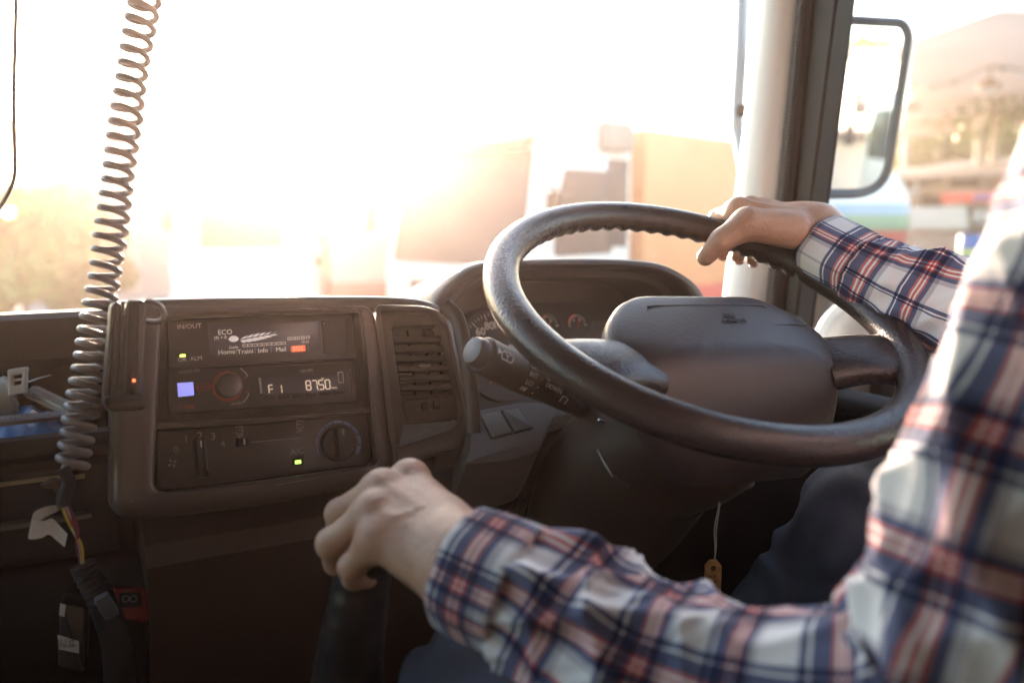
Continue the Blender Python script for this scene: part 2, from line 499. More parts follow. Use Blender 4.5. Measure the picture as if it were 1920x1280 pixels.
# ------------------------------------------------------------------ mirrors outside the door
mir = thing("side_mirror", "large rectangular wing mirror in a dark grey rounded frame outside the door window", "mirror", (1.32, 1.1, 2.2))
vdir = nz(ray(1630, 200)); rdir = nz(np.array([.16, -1, .02]))
mn = nz(rdir - vdir)
mu_ = nz(np.cross([0, 0, 1], mn))
MP = Plane(P(1630, 200, 1.56), mu_, np.cross(mn, mu_))
mo = rounded(MP.pts([(1478, 20), (1700, 32), (1716, 62), (1668, 372), (1478, 376)]), [.03, .045, .07, .07, .03], 6)
mi = scaled(mo, .019)
obj("housing", join(loft([[MP.w(p, -.055) for p in scaled(mo, .03)], [MP.w(p, -.04) for p in scaled(mo, .008)], [MP.w(p, -.01) for p in mo], [MP.w(p, .002) for p in scaled(mo, .003)],
                          [MP.w(p, .006) for p in scaled(mo, .008)], [MP.w(p, .002) for p in scaled(mo, .016)], [MP.w(p, -.004) for p in mi]], True, True)), mat("mirror_housing", (.085, .078, .08), .32, var=.1), mir, sharp=50)
obj("mirror_glass", loft([[MP.w(p, -.003) for p in mi]], True, True), mat("mirror_silver", (.93, .93, .92), .01, metal=1.0), mir, smooth=False)
pa = [MP.w(MP.px(1560, 100), -.05), MP.w(MP.px(1520, 60), -.06), np.array([1.10, 1.05, 2.42]), np.array([1.02, 1.0, 2.44])]
pb = [MP.w(MP.px(1560, 330), -.05), MP.w(MP.px(1520, 350), -.06), np.array([1.10, 1.05, 2.0]), np.array([1.02, 1.02, 1.98])]
obj("support_arm", tube(smooth_path(pa, 6), .011, 10), MT['matte'], mir)
obj("support_arm", tube(smooth_path(pb, 6), .011, 10), MT['matte'], mir)
rm = thing("round_mirror", "round convex blind-spot mirror with a pale rim low outside the door, under the sleeve", "mirror", (1.2, .95, 1.85))
c = P(1640, 655, 1.50)
nn = nz(CAM - c + np.array([.25, .1, 0]))
mm = nz(np.cross([0, 0, 1], nn))
m4 = Matrix((mm, np.cross(nn, mm), nn)).transposed().to_4x4(); m4.translation = Vector(c)
obj("housing", lathe(m4, [(.02, -.05), (.07, -.04), (.098, -.015), (.103, 0), (.100, .006), (.094, .006)], 40), MT['whiteplastic'], rm)
obj("mirror_glass", lathe(m4, [(.094, .003), (.08, .009), (.05, .015), (.02, .018), (.001, .0185)], 40), mat("convex_mirror", (.42, .40, .38), .3, metal=.6), rm)
obj("support_arm", tube(smooth_path([c + nn * -.03, c + np.array([-.08, .02, -.1]), np.array([1.04, .95, 1.70])], 8), .009, 8), MT['matte'], rm)

# grey stay outside the windshield, beside the pillar
st = thing("mirror_stay", "grey metal tube running down outside the windshield beside the cream pillar", "tube", P(1385, 150, 1.62))
sp, _ = smooth_path([P(1397, -260, 1.62), P(1394, -60, 1.62), P(1389, 90, 1.62), P(1382, 215, 1.62), P(1386, 258, 1.62), P(1396, 320, 1.60), P(1404, 400, 1.58), P(1420, 520, 1.52)], 10, [.010] * 8)
obj("tube", tube(sp, .0125, 14), mat("galvanised_tube", (.33, .35, .36), .4, metal=.5), st)
obj("clamp", rbox(P(1394, 208, 1.61), (.028, .02, .022), .005), MT['matte'], st)
# ================================================================== THE YARD OUTSIDE
MT['asphalt'] = mat("pale_concrete_yard", (.30, .28, .26), .9, bump=.6, bscale=40, var=.25, vscale=.6)
MT['roofsheet'] = mat("corrugated_roof", (.17, .135, .12), .6, bump=.5, bscale=8, var=.15, vscale=.8)
MT['canopy'] = mat("canopy_lining", (.80, .77, .74), .7, var=.08, vscale=.5)
MT['wallpale'] = mat("pale_wall", (.34, .31, .28), .8, var=.08, vscale=.7)
MT['glassdark'] = mat("dark_window", (.045, .045, .05), .25, spec=.12)
MT['tyre'] = mat("tyre_rubber", (.03, .03, .03), .8, var=.15, vscale=8)
MT['bark'] = mat("pale_bark", (.24, .19, .15), .85, bump=.8, bscale=20, var=.25, vscale=4)
MT['orange'] = mat("orange_paint", (.62, .25, .11), .45, var=.1, vscale=1)
MT['redpaint'] = mat("red_paint", (.50, .045, .03), .45, var=.1, vscale=1)
MT['bluepaint'] = mat("blue_paint", (.04, .12, .34), .45, var=.1, vscale=1)
def on(px, d, z=0.0):
    p = P(px, 401, d); return np.array([p[0], p[1], z])
def zat(y, d): return 2.05 + d * (401 - y) / FPX
gr = obj("ground", loft([[(x, y, 0) for x in np.linspace(-120, 160, 30)] for y in np.linspace(-90, 260, 30)], False), MT['asphalt'], fix=False)
struct(gr)
# the yard's floor seen from the cab: the cab's own wheels stand on it

def truck(name, label, p, head, cabcol, body=None, bodycol=None, blen=5.0, btop=2.9, group=None, cabh=2.85, visor=True, roofbox=False):
    """cab-over truck; local +y is the front, p is the front bumper's ground point"""
    t = thing(name, label, "truck", p, group)
    M_ = Matrix.Translation(Vector(p)) @ Matrix.Rotation(-RAD(head), 4, 'Z')
    def tr(g): return ([tuple(M_ @ Vector(v)) for v in g[0]], g[1])
    W = 1.10
    sec = [(-1.75, .75), (-.05, .75), (0, 1.0), (0, 1.45), (-.28, cabh - .35), (-.50, cabh - .06), (-.8, cabh), (-1.75, cabh)]
    bm = bmesh.new()
    rows = [[bm.verts.new((x, y, z)) for y, z in sec] for x in (-W, W)]
    bm.faces.new(rows[0]); bm.faces.new(rows[1][::-1])
    for i in range(len(sec)): bm.faces.new((rows[0][i], rows[1][i], rows[1][(i + 1) % len(sec)], rows[0][(i + 1) % len(sec)]))
    bmesh.ops.bevel(bm, geom=list(bm.edges), offset=.05, segments=2, profile=.5, affect='EDGES')
    cb = obj("cab", tr(from_bm(bm)), cabcol, t, sharp=50)
    L_ = cabh - 1.8; hw_ = math.hypot(L_, .28) * .45
    ws = Plane((0, -.14, 1.45 + L_ / 2), (-1, 0, 0), (0, -.28, L_))
    obj("windshield", tr(plate(ws, rounded([(-.97, -hw_), (.97, -hw_), (.93, hw_), (-.93, hw_)], .08, 3), -.02, .016, .006)), MT['glassdark'], t)
    for s in (-1, 1):
        sp = Plane((s * W, -.85, 2.0), (0, s, 0), (0, 0, 1))
        o = (lambda q: (q[0] * s, q[1]))
        obj("door", tr(plate(sp, rounded([o(q) for q in ((-.62, -1.0), (.58, -1.0), (.58, .05), (.40, .62), (-.62, .62))][::s], .05, 3), -.01, .012, .006)), cabcol, t)
        obj("side_window", tr(plate(sp, rounded([o(q) for q in ((-.52, -.38), (.50, -.38), (.48, .05), (.34, .50), (-.52, .50))][::s], .06, 3), 0, .018, .004)), MT['glassdark'], t)
        obj("mirror", tr(join(rbox((s * (W + .28), -.02, 2.05), (.16, .10, .42), .04), tube([(s * W, -.2, 2.32), (s * (W + .28), -.05, 2.3), (s * (W + .28), -.03, 2.2)], .015, 8))), MT['matte'], t)
        obj("headlight", tr(rbox((s * .82, .01, .98), (.36, .05, .20), .03)), MT['white'], t)
    obj("bumper", tr(rbox((0, .02, .62), (2.15, .16, .32), .05)), MT['white'], t)
    obj("grille", tr(rbox((0, .012, 1.22), (1.3, .03, .22), .02)), MT['matte'], t)
    if roofbox:
        obj('air_intake', tr(rbox((-1.16, -1.35, 2.86), (.14, .52, .30), .04)), mat('grey_intake', (.16, .16, .16), .6), t)
        obj('rear_side_window', tr(rbox((-1.10, -1.45, 2.16), (.05, .40, .95), .05)), MT['glassdark'], t)
    if visor: obj("sun_visor", tr(rbox((0, -.20, cabh - .34), (1.9, .22, .05), .02, Matrix.Rotation(-.5, 4, 'X'))), MT['redpaint'] if visor == 'red' else MT['matte'], t)
    for yy in (-.95, -1.95 - blen * .62):
        for s in (-1, 1):
            wm = M_ @ Matrix.Translation((s * .95, yy, .46)) @ Matrix.Rotation(math.pi / 2, 4, 'Y')
            wv = obj("wheel", lathe(wm, [(.26, -.13), (.42, -.13), (.46, -.09), (.46, .09), (.42, .13), (.26, .13)], 28), MT['tyre'], t)
            obj("rim", lathe(wm, [(.06, -.09), (.24, -.06), (.27, -.12), (.27, .12), (.24, .06), (.06, .09)], 20), MT['metal'], wv)
    obj("chassis", tr(rbox((0, -1.0 - blen / 2, .72), (.9, blen + 1.6, .22), .02)), MT['matte'], t)
    if body == 'box':
        b_ = obj("cargo_body", tr(rbox((0, -1.95 - blen / 2, (btop + .95) / 2), (2.3, blen, btop - .95), .04)), bodycol, t)
        obj("lower_rail", tr(rbox((0, -1.95 - blen / 2, 1.0), (2.34, blen + .02, .34), .02)), MT['redpaint'], t)
    return t
truck("parked_truck", "white cab-over truck with an orange and red cargo body parked just across the yard", on(845, 9.0), 250 , MT['white'], 'box', MT['orange'], 2.6, 3.0, "trucks parked in the yard", cabh=3.1, roofbox=True)
truck("parked_truck", "washed-out white box truck standing side-on, seen just beyond the coiled cord", on(330, 11.5), 282, MT['white'], 'box', MT['wallpale'], 5.0, 2.95, "trucks parked in the yard")
truck("parked_truck", "white truck nose-on in the glare between the pale box truck and the orange-bodied truck", on(650, 15.0), 215, MT['white'], 'box', MT['white'], 5.0, 3.1, "trucks parked in the yard", visor='red')

# tanker behind the mirror
tkb = on(1700, 13.5)
tank = thing("tank_trailer", "rounded tank trailer striped white, blue, green and red, standing behind the wing mirror", "tank trailer", tkb)
ta = nz(np.array([-.80, .60, 0]))
TM = Matrix((np.cross([0, 0, 1], ta) * -1, (0, 0, 1), ta)).transposed().to_4x4(); TM.translation = Vector(on(1706, 13.5, 1.95) + ta * .4)
def tankmat():
    m = mat("striped_tank_paint", (.7, .7, .7), .35)
    t = m.node_tree; tc = t.nodes.new("ShaderNodeTexCoord"); s = t.nodes.new("ShaderNodeSeparateXYZ"); r = t.nodes.new("ShaderNodeValToRGB"); mr = t.nodes.new("ShaderNodeMapRange")
    mr.inputs[1].default_value, mr.inputs[2].default_value = 1.0, 3.0
    r.color_ramp.interpolation = 'CONSTANT'
    e = r.color_ramp.elements
    e[0].color = (.42, .10, .07, 1); e[1].position = .40; e[1].color = (.20, .28, .18, 1)
    for p_, c_ in ((.52, (.26, .33, .45)), (.60, (.62, .62, .60))):
        q = e.new(p_); q.color = (*c_, 1)
    t.links.new(tc.outputs["Object"], s.inputs[0]); t.links.new(s.outputs[2], mr.inputs[0]); t.links.new(mr.outputs[0], r.inputs[0]); t.links.new(r.outputs[0], t.nodes["Principled BSDF"].inputs["Base Color"])
    return m
obj("tank", lathe(TM, [(.05, -.34), (.40, -.30), (.66, -.18), (.78, 0), (.80, .15), (.80, 5.6), (.7, 5.9), (.3, 6.0)], 40), tankmat(), tank, sharp=60)
obj("chassis", rbox(on(1706, 13.5, .85) + ta * 3.2, (.8, 6.0, .25), .03, Matrix.Rotation(math.atan2(-ta[0], ta[1]), 4, 'Z')), MT['matte'], tank)
for k in (1.0, 2.1, 4.6):
    for s in (-1, 1):
        c_ = on(1706, 13.5, .48) + ta * k + s * .9 * np.cross([0, 0, 1], ta)
        wm = Matrix.Translation(Vector(c_)) @ Matrix.Rotation(math.atan2(-ta[0], ta[1]), 4, 'Z') @ Matrix.Rotation(math.pi / 2, 4, 'Y')
        wv = obj("wheel", lathe(wm, [(.26, -.13), (.44, -.13), (.48, -.09), (.48, .09), (.44, .13), (.26, .13)], 24), MT['tyre'], tank)
        obj("rim", lathe(wm, [(.06, -.07), (.26, -.12), (.26, .12), (.06, .07)], 16), MT['metal'], wv)

# big canopy at the right
CZ = 4.75
def onz(px, py, z):
    r = ray(px, py); return CAM + r * ((z - CAM[2]) / r[2])
canp = thing("canopy", "large flat pale canopy roof with a deep fascia above the brown-roofed shop", "canopy", on(1692, 24))
c4 = [onz(1694, 232, CZ), onz(1709, 76, CZ), onz(1872, 20, CZ), onz(2250, 24, CZ), onz(2300, 150, CZ)]
obj("roof_slab", loft([c4, [p + np.array([0, 0, .28]) for p in c4]], True, True, True), MT['canopy'], canp, sharp=20)
f0, f1 = c4[0], c4[4]
fn = nz(np.cross(f1 - f0, [0, 0, 1])) * .12
obj("fascia", loft([[f0 + (0, 0, .3), f0 + fn + (0, 0, .3), f0 + fn + (0, 0, -.45), f0 + (0, 0, -.45)], [f1 + (0, 0, .3), f1 + fn + (0, 0, .3), f1 + fn + (0, 0, -.45), f1 + (0, 0, -.45)]], True, True, True), mat("fascia_board", (.30, .235, .20), .7, var=.1, vscale=1), canp)
for s in (.02, .5, .98):
    q = f0 + (f1 - f0) * s
    obj("post", tube([q * np.array([1, 1, 0]), q], .11, 14), mat("canopy_post", (.16, .17, .17), .5), canp)
def lamp(px, py, lab):
    q = onz(px, py - 14, CZ)
    t = thing("pendant_lamp", lab, "lamp", q, "lamps under the canopy")
    m4 = Matrix.Translation(Vector(q - (0, 0, .36)))
    obj("stem", tube([q, q - (0, 0, .2)], .02, 8), MT['metal'], t)
    obj("shade", lathe(m4, [(.22, -.02), (.20, .03), (.10, .12), (.06, .17), (.02, .18)], 24), mat("lamp_shade_enamel", (.30, .20, .14), .5), t)
    obj("diffuser", lathe(m4, [(.215, -.03), (.15, -.08), (.02, -.10)], 24), MT['white'], t)
lamp(1857, 140, "pendant lamp with a brown shade under the canopy, the nearer and larger one")
lamp(1709, 188, "small pendant lamp under the canopy right beside the wing mirror's edge")
cw = thing("canopy_cable", "thin cable with clips strung between the lamps under the canopy", "cable", onz(1709, 175, CZ))
obj("cable", tube(smooth_path([onz(1695, 176, CZ - .06), onz(1740, 166, CZ - .18), onz(1800, 150, CZ - .12), onz(1857, 127, CZ - .04), onz(1925, 134, CZ - .06)], 8), .012, 6), MT['matte'], cw)
obj("clip", join(*[rbox(onz(x, y, CZ - .1), (.06, .06, .05), .01) for x, y in ((1750, 164), (1790, 154), (1880, 131))]), MT['matte'], cw)

# shop building beyond the canopy
BD = 22.0
bx0 = on(1700, BD); bdir = nz(on(1900, BD - 3) - bx0)
bld = thing("shop_building", "low shop with brown sheet roof, pale awning, dark openings and a red sign band", "building", bx0)
BP2 = Plane(bx0, bdir, (0, 0, 1))
def B(px, py, h=0): return BP2.px(px, py, h)
def bplate(l, h0, h1, m, nm, par=None): return obj(nm, plate(BP2, BP2.pts(l, h1), h0, h1, .02), m, par or bld)
q0, q1 = B(1640, 401), B(2000, 401)
obj("wall", loft([[BP2.w(p, 0) for p in ((q0[0], 0), (q1[0], 0), (q1[0], 2.9), (q0[0], 2.9))], [BP2.w(p, -6) for p in ((q0[0], 0), (q1[0], 0), (q1[0], 2.9), (q0[0], 2.9))]], True, True, True), MT['wallpale'], bld)
r0, r1 = q0[0] - .4, q1[0] + .4
obj("roof", loft([[BP2.w((r0, 2.85), 1.1), BP2.w((r1, 2.85), 1.1), BP2.w((r1, 3.42), -3), BP2.w((r0, 3.42), -3)], [BP2.w((r0, 2.95), 1.1), BP2.w((r1, 2.95), 1.1), BP2.w((r1, 3.52), -3), BP2.w((r0, 3.52), -3)]], True, True, True), MT['roofsheet'], bld)
bplate([(1780, 337), (1833, 336), (1833, 350), (1780, 351)], 0, .03, MT['glassdark'], "upper_opening")
bplate([(1704, 368), (1722, 368), (1722, 400), (1704, 400)], 0, .03, MT['glassdark'], "shop_opening")
bplate([(1728, 366), (1768, 365), (1768, 400), (1728, 400)], 0, .03, MT['glassdark'], "shop_opening")
a0, a1 = B(1700, 335), B(1782, 335)
obj("awning", loft([[BP2.w((a0[0], a0[1]), .05), BP2.w((a1[0], a1[1]), .05), BP2.w((a1[0] + .2, a1[1] - .55), 1.5), BP2.w((a0[0] - .2, a0[1] - .55), 1.5)], [BP2.w((a0[0], a0[1] + .05), .05), BP2.w((a1[0], a1[1] + .05), .05), BP2.w((a1[0] + .2, a1[1] - .50), 1.5), BP2.w((a0[0] - .2, a0[1] - .50), 1.5)]], True, True, True), MT['wallpale'], bld)
sgn = bplate([(1764, 362), (1872, 358), (1872, 379), (1764, 381)], .8, .9, MT['redpaint'], "sign_band")
obj("sign_marks", join(*[plate(BP2, rounded(BP2.pts([(1828 + 13 * k, 364 - .4 * k), (1837 + 13 * k, 364 - .4 * k), (1837 + 13 * k, 376 - .4 * k), (1828 + 13 * k, 376 - .4 * k)], .9), .05, 3), .9, .92, .005) for k in range(4)]), MT['bluepaint'], sgn)
for px_ in (1724, 1770):
    q = B(px_, 401); obj("post", tube([BP2.w((q[0], 0), .9), BP2.w((q[0], 3.0), .9)], .06, 8), MT['wallpale'], bld)

# white covered load and sacks, blue drum
ld_ = thing("tarp_covered_load", "white tarpaulin-covered load on a low flatbed in front of the shop", "covered load", on(1750, 19))
lp_ = Plane(on(1692, 19), nz(on(1815, 18.4) - on(1692, 19)), (0, 0, 1))
tl2 = lp_.pts([(1690, 434), (1700, 398), (1712, 389), (1812, 386), (1818, 433)])
obj("tarpaulin", loft([[lp_.w(p, h) for p in scaled(tl2, i_)] for h, i_ in ((-2.2, .12), (-2.1, .03), (-1.4, 0), (-.7, .02), (-.1, 0), (0, .04), (.03, .15))], True, True, True), mat("white_tarp", (.45, .43, .40), .6, bump=.6, bscale=6), ld_, sharp=60)
a_, b_ = lp_.px(1690, 436), lp_.px(1820, 434)
obj("flatbed", loft([[lp_.w(p, h) for p in ((a_[0], .95), (b_[0], .95), (b_[0], a_[1] - .02), (a_[0], a_[1] - .02))] for h in (.1, -2.3)], True, True, True), mat("worn_planks", (.30, .22, .17), .8, var=.2, vscale=3), ld_)
for s in (.15, .85):
    for h in (-.1, -2.0):
        wm = lp_.mat((a_[0] + (b_[0] - a_[0]) * s, .45), h)
        obj("wheel", lathe(wm, [(.2, -.1), (.42, -.1), (.45, -.06), (.45, .06), (.42, .1), (.2, .1)], 24), MT['tyre'], ld_)
st3 = thing("loading_table", "long brown plank table carrying the round white sacks", "table", on(1850, 19))
lq = Plane(on(1850, 19), lp_.u, (0, 0, 1)); t0, t1 = lq.px(1822, 424), lq.px(1900, 424)
obj("table_top", loft([[lq.w(p, h) for p in ((t0[0], t0[1] - .08), (t1[0], t1[1] - .08), (t1[0], t1[1]), (t0[0], t0[1]))] for h in (.3, -.9)], True, True, True), MT['bark'], st3)
for a in (t0[0] + .1, t1[0] - .1):
    for h in (.2, -.8): obj("leg", tube([lq.w((a, 0), h), lq.w((a, t0[1] - .05), h)], .05, 8), MT['bark'], st3)
for k, (x, y) in enumerate(((1829, 409), (1846, 407), (1863, 404))):
    c_ = lq.px(x, y, -.2); hgt = (c_[1] - t0[1])
    sm = obj("sack", ball(lq.w((c_[0], t0[1] + .20), -.2), (.115, .13, .20)), MT['white'], sharp=None, loc=lq.w((c_[0], t0[1]), -.2))
    tag(sm, ("round white sack on the plank table, next to the tarp-covered load", "middle one of the three round white sacks on the plank table", "round white sack on the plank table, nearest the plaid shoulder")[k], "sack", "white sacks on the table")
drum = thing("blue_drum", "blue plastic drum with a pale label standing in front of the loading table", "drum", on(1831, 16.5))
dm = Matrix.Translation(Vector(on(1831, 16.5, 0)))
dz = zat(440, 16.5)
obj("drum_body", lathe(dm, [(.20, 1.0), (.27, 1.02), (.28, 1.1), (.28, dz - .3), (.29, dz - .25), (.28, dz - .2), (.28, dz - .05), (.25, dz), (.02, dz)], 24), MT['bluepaint'], drum)
obj("label_band", lathe(dm, [(.283, dz - .38), (.284, dz - .37), (.284, dz - .26), (.283, dz - .25)], 24, False), mat("drum_label", (.45, .55, .12), .6), drum)
obj("stand", lathe(dm, [(.24, 0), (.24, 1.0)], 16), MT['bark'], drum)

# trees
def leafmat(nm, c):
    m = mat(nm, c, .6, var=.45, vscale=1.6)
    t = m.node_tree; b = t.nodes["Principled BSDF"]
    b.inputs["Transmission Weight"].default_value = 0
    return m
LEAF = [leafmat("leaf_green", (.085, .15, .035)), leafmat("leaf_yellow_green", (.12, .17, .04)), leafmat("leaf_dark", (.06, .10, .035))]
def tree(label, base, h, cr, seed, lm, name="leafy_tree", trunk=None, clear=.45, nleaf=3800, bare=False, ls=.16):
    r2 = np.random.default_rng(seed)
    t = thing(name, label, "tree", base, "trees round the yard")
    base = np.asarray(base, float)
    gs = []
    topz = h * (clear + .15)
    tp = [base, base + [.05 * h * r2.normal() * .3, .05 * h * r2.normal() * .3, topz * .5], base + [.1 * r2.normal(), .1 * r2.normal(), topz]]
    gs.append(tube(smooth_path(tp, 5), np.linspace(.045 * h * .6, .02 * h, 11), 10))
    lumps = []
    for k in range(9):
        a = 2 * math.pi * k / 9 + r2.uniform(-.4, .4); rr2 = cr * r2.uniform(.35, .8); zz = h * r2.uniform(clear + .05, .9)
        c_ = base + np.array([rr2 * math.cos(a), rr2 * math.sin(a), zz])
        lumps.append((c_, cr * r2.uniform(.30, .5)))
        gs.append(tube(smooth_path([base + (tp[2] - base) * r2.uniform(.55, .95), (tp[2] + c_) / 2 + [0, 0, .1 * h * .3], c_], 4), np.linspace(.014 * h, .004 * h, 9), 6))
    lumps.append((base + np.array([0, 0, h * .86]), cr * .5))
    obj("trunk", join(*gs), MT['bark'], t)
    V, Fc = [], []
    for k in range(nleaf):
        c_, r_ = lumps[r2.integers(len(lumps))]
        d_ = r2.normal(size=3); d_ /= np.linalg.norm(d_)
        q = c_ + d_ * r_ * r2.uniform(.25, 1) ** .4 * np.array([1, 1, .75])
        u_ = r2.normal(size=3); u_ /= np.linalg.norm(u_); v_ = np.cross(u_, r2.normal(size=3)); v_ /= np.linalg.norm(v_)
        s_ = ls * r2.uniform(.6, 1.4)
        o = len(V)
        V += [q - u_ * s_, q + v_ * s_ * .5, q + u_ * s_, q - v_ * s_ * .5]
        Fc.append((o, o + 1, o + 2, o + 3))
    obj("crown", (V, Fc), lm, t, smooth=False, fix=False)
    return t
for k, (px_, d, h, cr, l_, lab) in enumerate((
        (1690, 28, 4.9, 1.8, 1, "yellow-green tree behind the shop roof, showing at the wing mirror's edge"),
        (1765, 29.5, 5.2, 2.2, 0, "broad bushy tree in the middle of the row behind the brown shop roof"),
        (1830, 28, 5.1, 2.0, 1, "rounded light green tree behind the shop, next to the pale forked trunk"),
        (1925, 29, 5.3, 2.3, 2, "darker tree ending the row, behind the plaid shoulder"))):
    tree(lab, on(px_, d), h, cr, 40 + k, LEAF[l_], clear=.22)
tw = on(1846, 21)
tt_ = thing("forked_tree", "pale forked tree trunk standing in front of the shop, under the canopy edge", "tree", tw, "trees round the yard")
obj("trunk", join(tube(smooth_path([tw, tw + [0, 0, 2.3], tw + [-.16, .1, 3.2], tw + [-.35, .1, 4.4]], 6), np.linspace(.20, .10, 19), 12), tube(smooth_path([tw + [.06, 0, 1.9], tw + [.16, 0, 2.8], tw + [.14, -.05, 4.4]], 6), np.linspace(.15, .09, 13), 12)), mat("pale_trunk", (.42, .36, .30), .85, bump=.6, bscale=20, var=.2, vscale=3), tt_)
r2 = np.random.default_rng(5); V, Fc = [], []
for k in range(260):
    q = tw + np.array([.1, 0, 4.3]) + r2.normal(size=3) * [.7, .7, .35]
    u_ = nz(r2.normal(size=3)); v_ = nz(np.cross(u_, r2.normal(size=3))); o = len(V)
    V += [q - u_ * .12, q + v_ * .06, q + u_ * .12, q - v_ * .06]; Fc.append((o, o + 1, o + 2, o + 3))
obj("crown", (V, Fc), LEAF[1], tt_, smooth=False, fix=False)
for k, (px_, d, h, cr, l_, lab) in enumerate(((38, 15, 2.35, 1.4, 1, "hazy pale tree seen through the windshield beside the loose dark wire"), (108, 16.5, 2.25, 1.2, 0, "hazy small tree seen through the windshield, between the loose wire and the coiled cord"))):
    tree(lab, on(px_, d), h, cr, 60 + k, LEAF[l_], clear=.2, nleaf=2200)

# shed far left
sh = thing("gable_shed", "long pale gabled shed faded by glare at the far side of the yard", "shed", on(200, 18.5))
A1, B1, C1, D1 = P(130, 172, 21), P(740, 240, 34), P(715, 268, 32), P(10, 226, 18.5)
A2, B2 = 2 * A1 - D1, 2 * B1 - C1
A2[2] = D1[2]; B2[2] = C1[2]
dn = np.array([0, 0, -.35])
obj("roof", loft([[D1, A1, A2], [C1, B1, B2]], False), MT['roofsheet'], sh, fix=False, smooth=False)
obj("eave_fascia", loft([[D1, C1], [D1 + dn, C1 + dn]], False), MT['roofsheet'], sh, fix=False, smooth=False)
wd_ = nz(C1 - D1); wi = nz(np.cross(wd_, [0, 0, 1])) * -1.0
gz = lambda p, z: np.array([p[0], p[1], z])
Dw, Cw = D1 + (A1 - D1) * .12, C1 + (B1 - C1) * .12
obj("wall", loft([[gz(Dw, 0), gz(Cw, 0)], [gz(Dw, D1[2] + .1), gz(Cw, C1[2] + .1)]], False), MT['wallpale'], sh, fix=False, smooth=False)
obj("gable_wall", ([tuple(gz(Dw, 0)), tuple(gz(A2, 0)), tuple(gz(A2, A2[2])), tuple(A1), tuple(gz(Dw, D1[2]))], [(0, 1, 2, 3, 4)]), MT['wallpale'], sh, fix=False, smooth=False)
for k in range(6):
    q = lerp3 = D1 + (C1 - D1) * (k + .3) / 6
    obj("column", tube([gz(q, 0), q], .14, 8), MT['wallpale'], sh)

# what the wing mirror sees: house, trees and another truck behind us
hs2 = np.array([4.9, -21.5, 0])
hou = thing("white_house", "white two-storey house with small windows, seen small in the wing mirror", "house", hs2)
obj("wall", rbox(hs2 + [0, 0, 1.9], (5.4, 3.0, 3.8), .03), MT['white'], hou)
obj("roof", rbox(hs2 + [0, 0, 3.9], (6.0, 3.6, .25), .04), MT['roofsheet'], hou)
for k in range(4):
    f_ = obj("window", rbox(hs2 + [-1.0 + .62 * k, 1.51, 2.75], (.34, .08, .55), .02), MT['glassdark'], hou)
obj("ledge", rbox(hs2 + [.3, 1.85, 2.05], (4.2, .7, .16), .02), MT['roofsheet'], hou)
tree("bushy green tree reflected beside the white house in the wing mirror", (2.9, -19.0, 0), 2.7, .8, 81, LEAF[1], clear=.2, nleaf=2200)
tree("feathery pale tree reflected above the white house in the wing mirror", (5.4, -25.0, 0), 5.0, 1.4, 82, LEAF[0], clear=.3, nleaf=2200)
truck("parked_truck", "white box truck with a rail along its side, reflected in the wing mirror", np.array([5.0, -15.5, 0]), 190, MT['white'], 'box', MT['white'], 5.0, 2.5, "trucks parked in the yard")
# ================================================================== DASHBOARD
T15 = RAD(15)
DP = Plane(P(490, 750, .80), (1, 0, 0), (0, math.sin(T15), math.cos(T15)))      # face of the centre stack
dash = thing("dashboard", "brown-black dashboard with a grey centre stack, slatted air vent, hooded gauges and an open tray", "dashboard", (.2, .95, 1.6))

# main body: swept profile, left of the stack it stops at the tray
def sweepx(prof, x0, x1):
    return loft([[(x0, y, z) for y, z in prof], [(x1, y, z) for y, z in prof]], True, True, True)
top_prof = [(1.17, 1.875), (1.0, 1.925), (.92, 1.94), (.895, 1.935), (.885, 1.92), (.885, 1.80), (.86, 1.765), (.80, 1.755), (.785, 1.74), (.80, 1.70), (.90, 1.52), (.98, 1.30), (1.0, 1.13), (1.17, 1.13)]
low_prof = [(1.17, 1.80), (.86, 1.80)] + top_prof[6:]
obj("dash_body", join(sweepx(top_prof, .052, .362), sweepx(low_prof, .361, .758), sweepx([(y, z - .035 if z > 1.82 else z) for y, z in top_prof], .757, .955)), MT['dash'], dash)
# left part: overhanging top with fascia, then tray opening, drawer and lower bolster
lt = [(1.16, 1.885), (1.05, 1.938), (.985, 1.953), (.957, 1.953), (.950, 1.948), (.949, 1.942), (.953, 1.925), (.957, 1.912), (.962, 1.906), (.99, 1.905), (1.16, 1.86)]
obj("passenger_top", sweepx(lt, -1.0, .052), MT['dash'], dash)
obj("passenger_back", rbox((-.474, 1.13, 1.85), (1.05, .03, .10), .004), MT['dash_shade'], dash)
tr = [(1.14, 1.835), (.90, 1.842), (.872, 1.846), (.868, 1.852), (.862, 1.8535), (.856, 1.851), (.853, 1.845), (.853, 1.836), (.862, 1.828), (1.14, 1.815)]
obj("open_tray", sweepx(tr, -1.0, .0505), MT['matte'], dash)
dr = [(1.1, 1.822), (.875, 1.824), (.866, 1.818), (.864, 1.78), (.868, 1.735), (.875, 1.728), (1.1, 1.72)]
drw = obj("drawer", sweepx(dr, -.9, .034), MT['matte'], dash)
obj("drawer_handle", sweepx([(.866, 1.776), (.858, 1.774), (.857, 1.770), (.868, 1.768)], -.5, .012), MT['trim'], drw)
obj("drawer_slot", join(sweepx([(.868, 1.8125), (.8632, 1.8125), (.8632, 1.809), (.868, 1.809)], -.06, -.0085), sweepx([(.868, 1.8105), (.8632, 1.8105), (.8632, 1.807), (.868, 1.807)], -.0065, .009)),
    mat("worn_brass_edge", (.45, .33, .18), .35, metal=.6), drw)
lo = [(1.1, 1.72), (.872, 1.722), (.845, 1.716), (.83, 1.70), (.826, 1.68), (.84, 1.64), (.90, 1.50), (.98, 1.30), (1.0, 1.13), (1.1, 1.13)]
obj("lower_bolster", sweepx(lo, -1.0, .0515), MT['dash_shade'], dash)
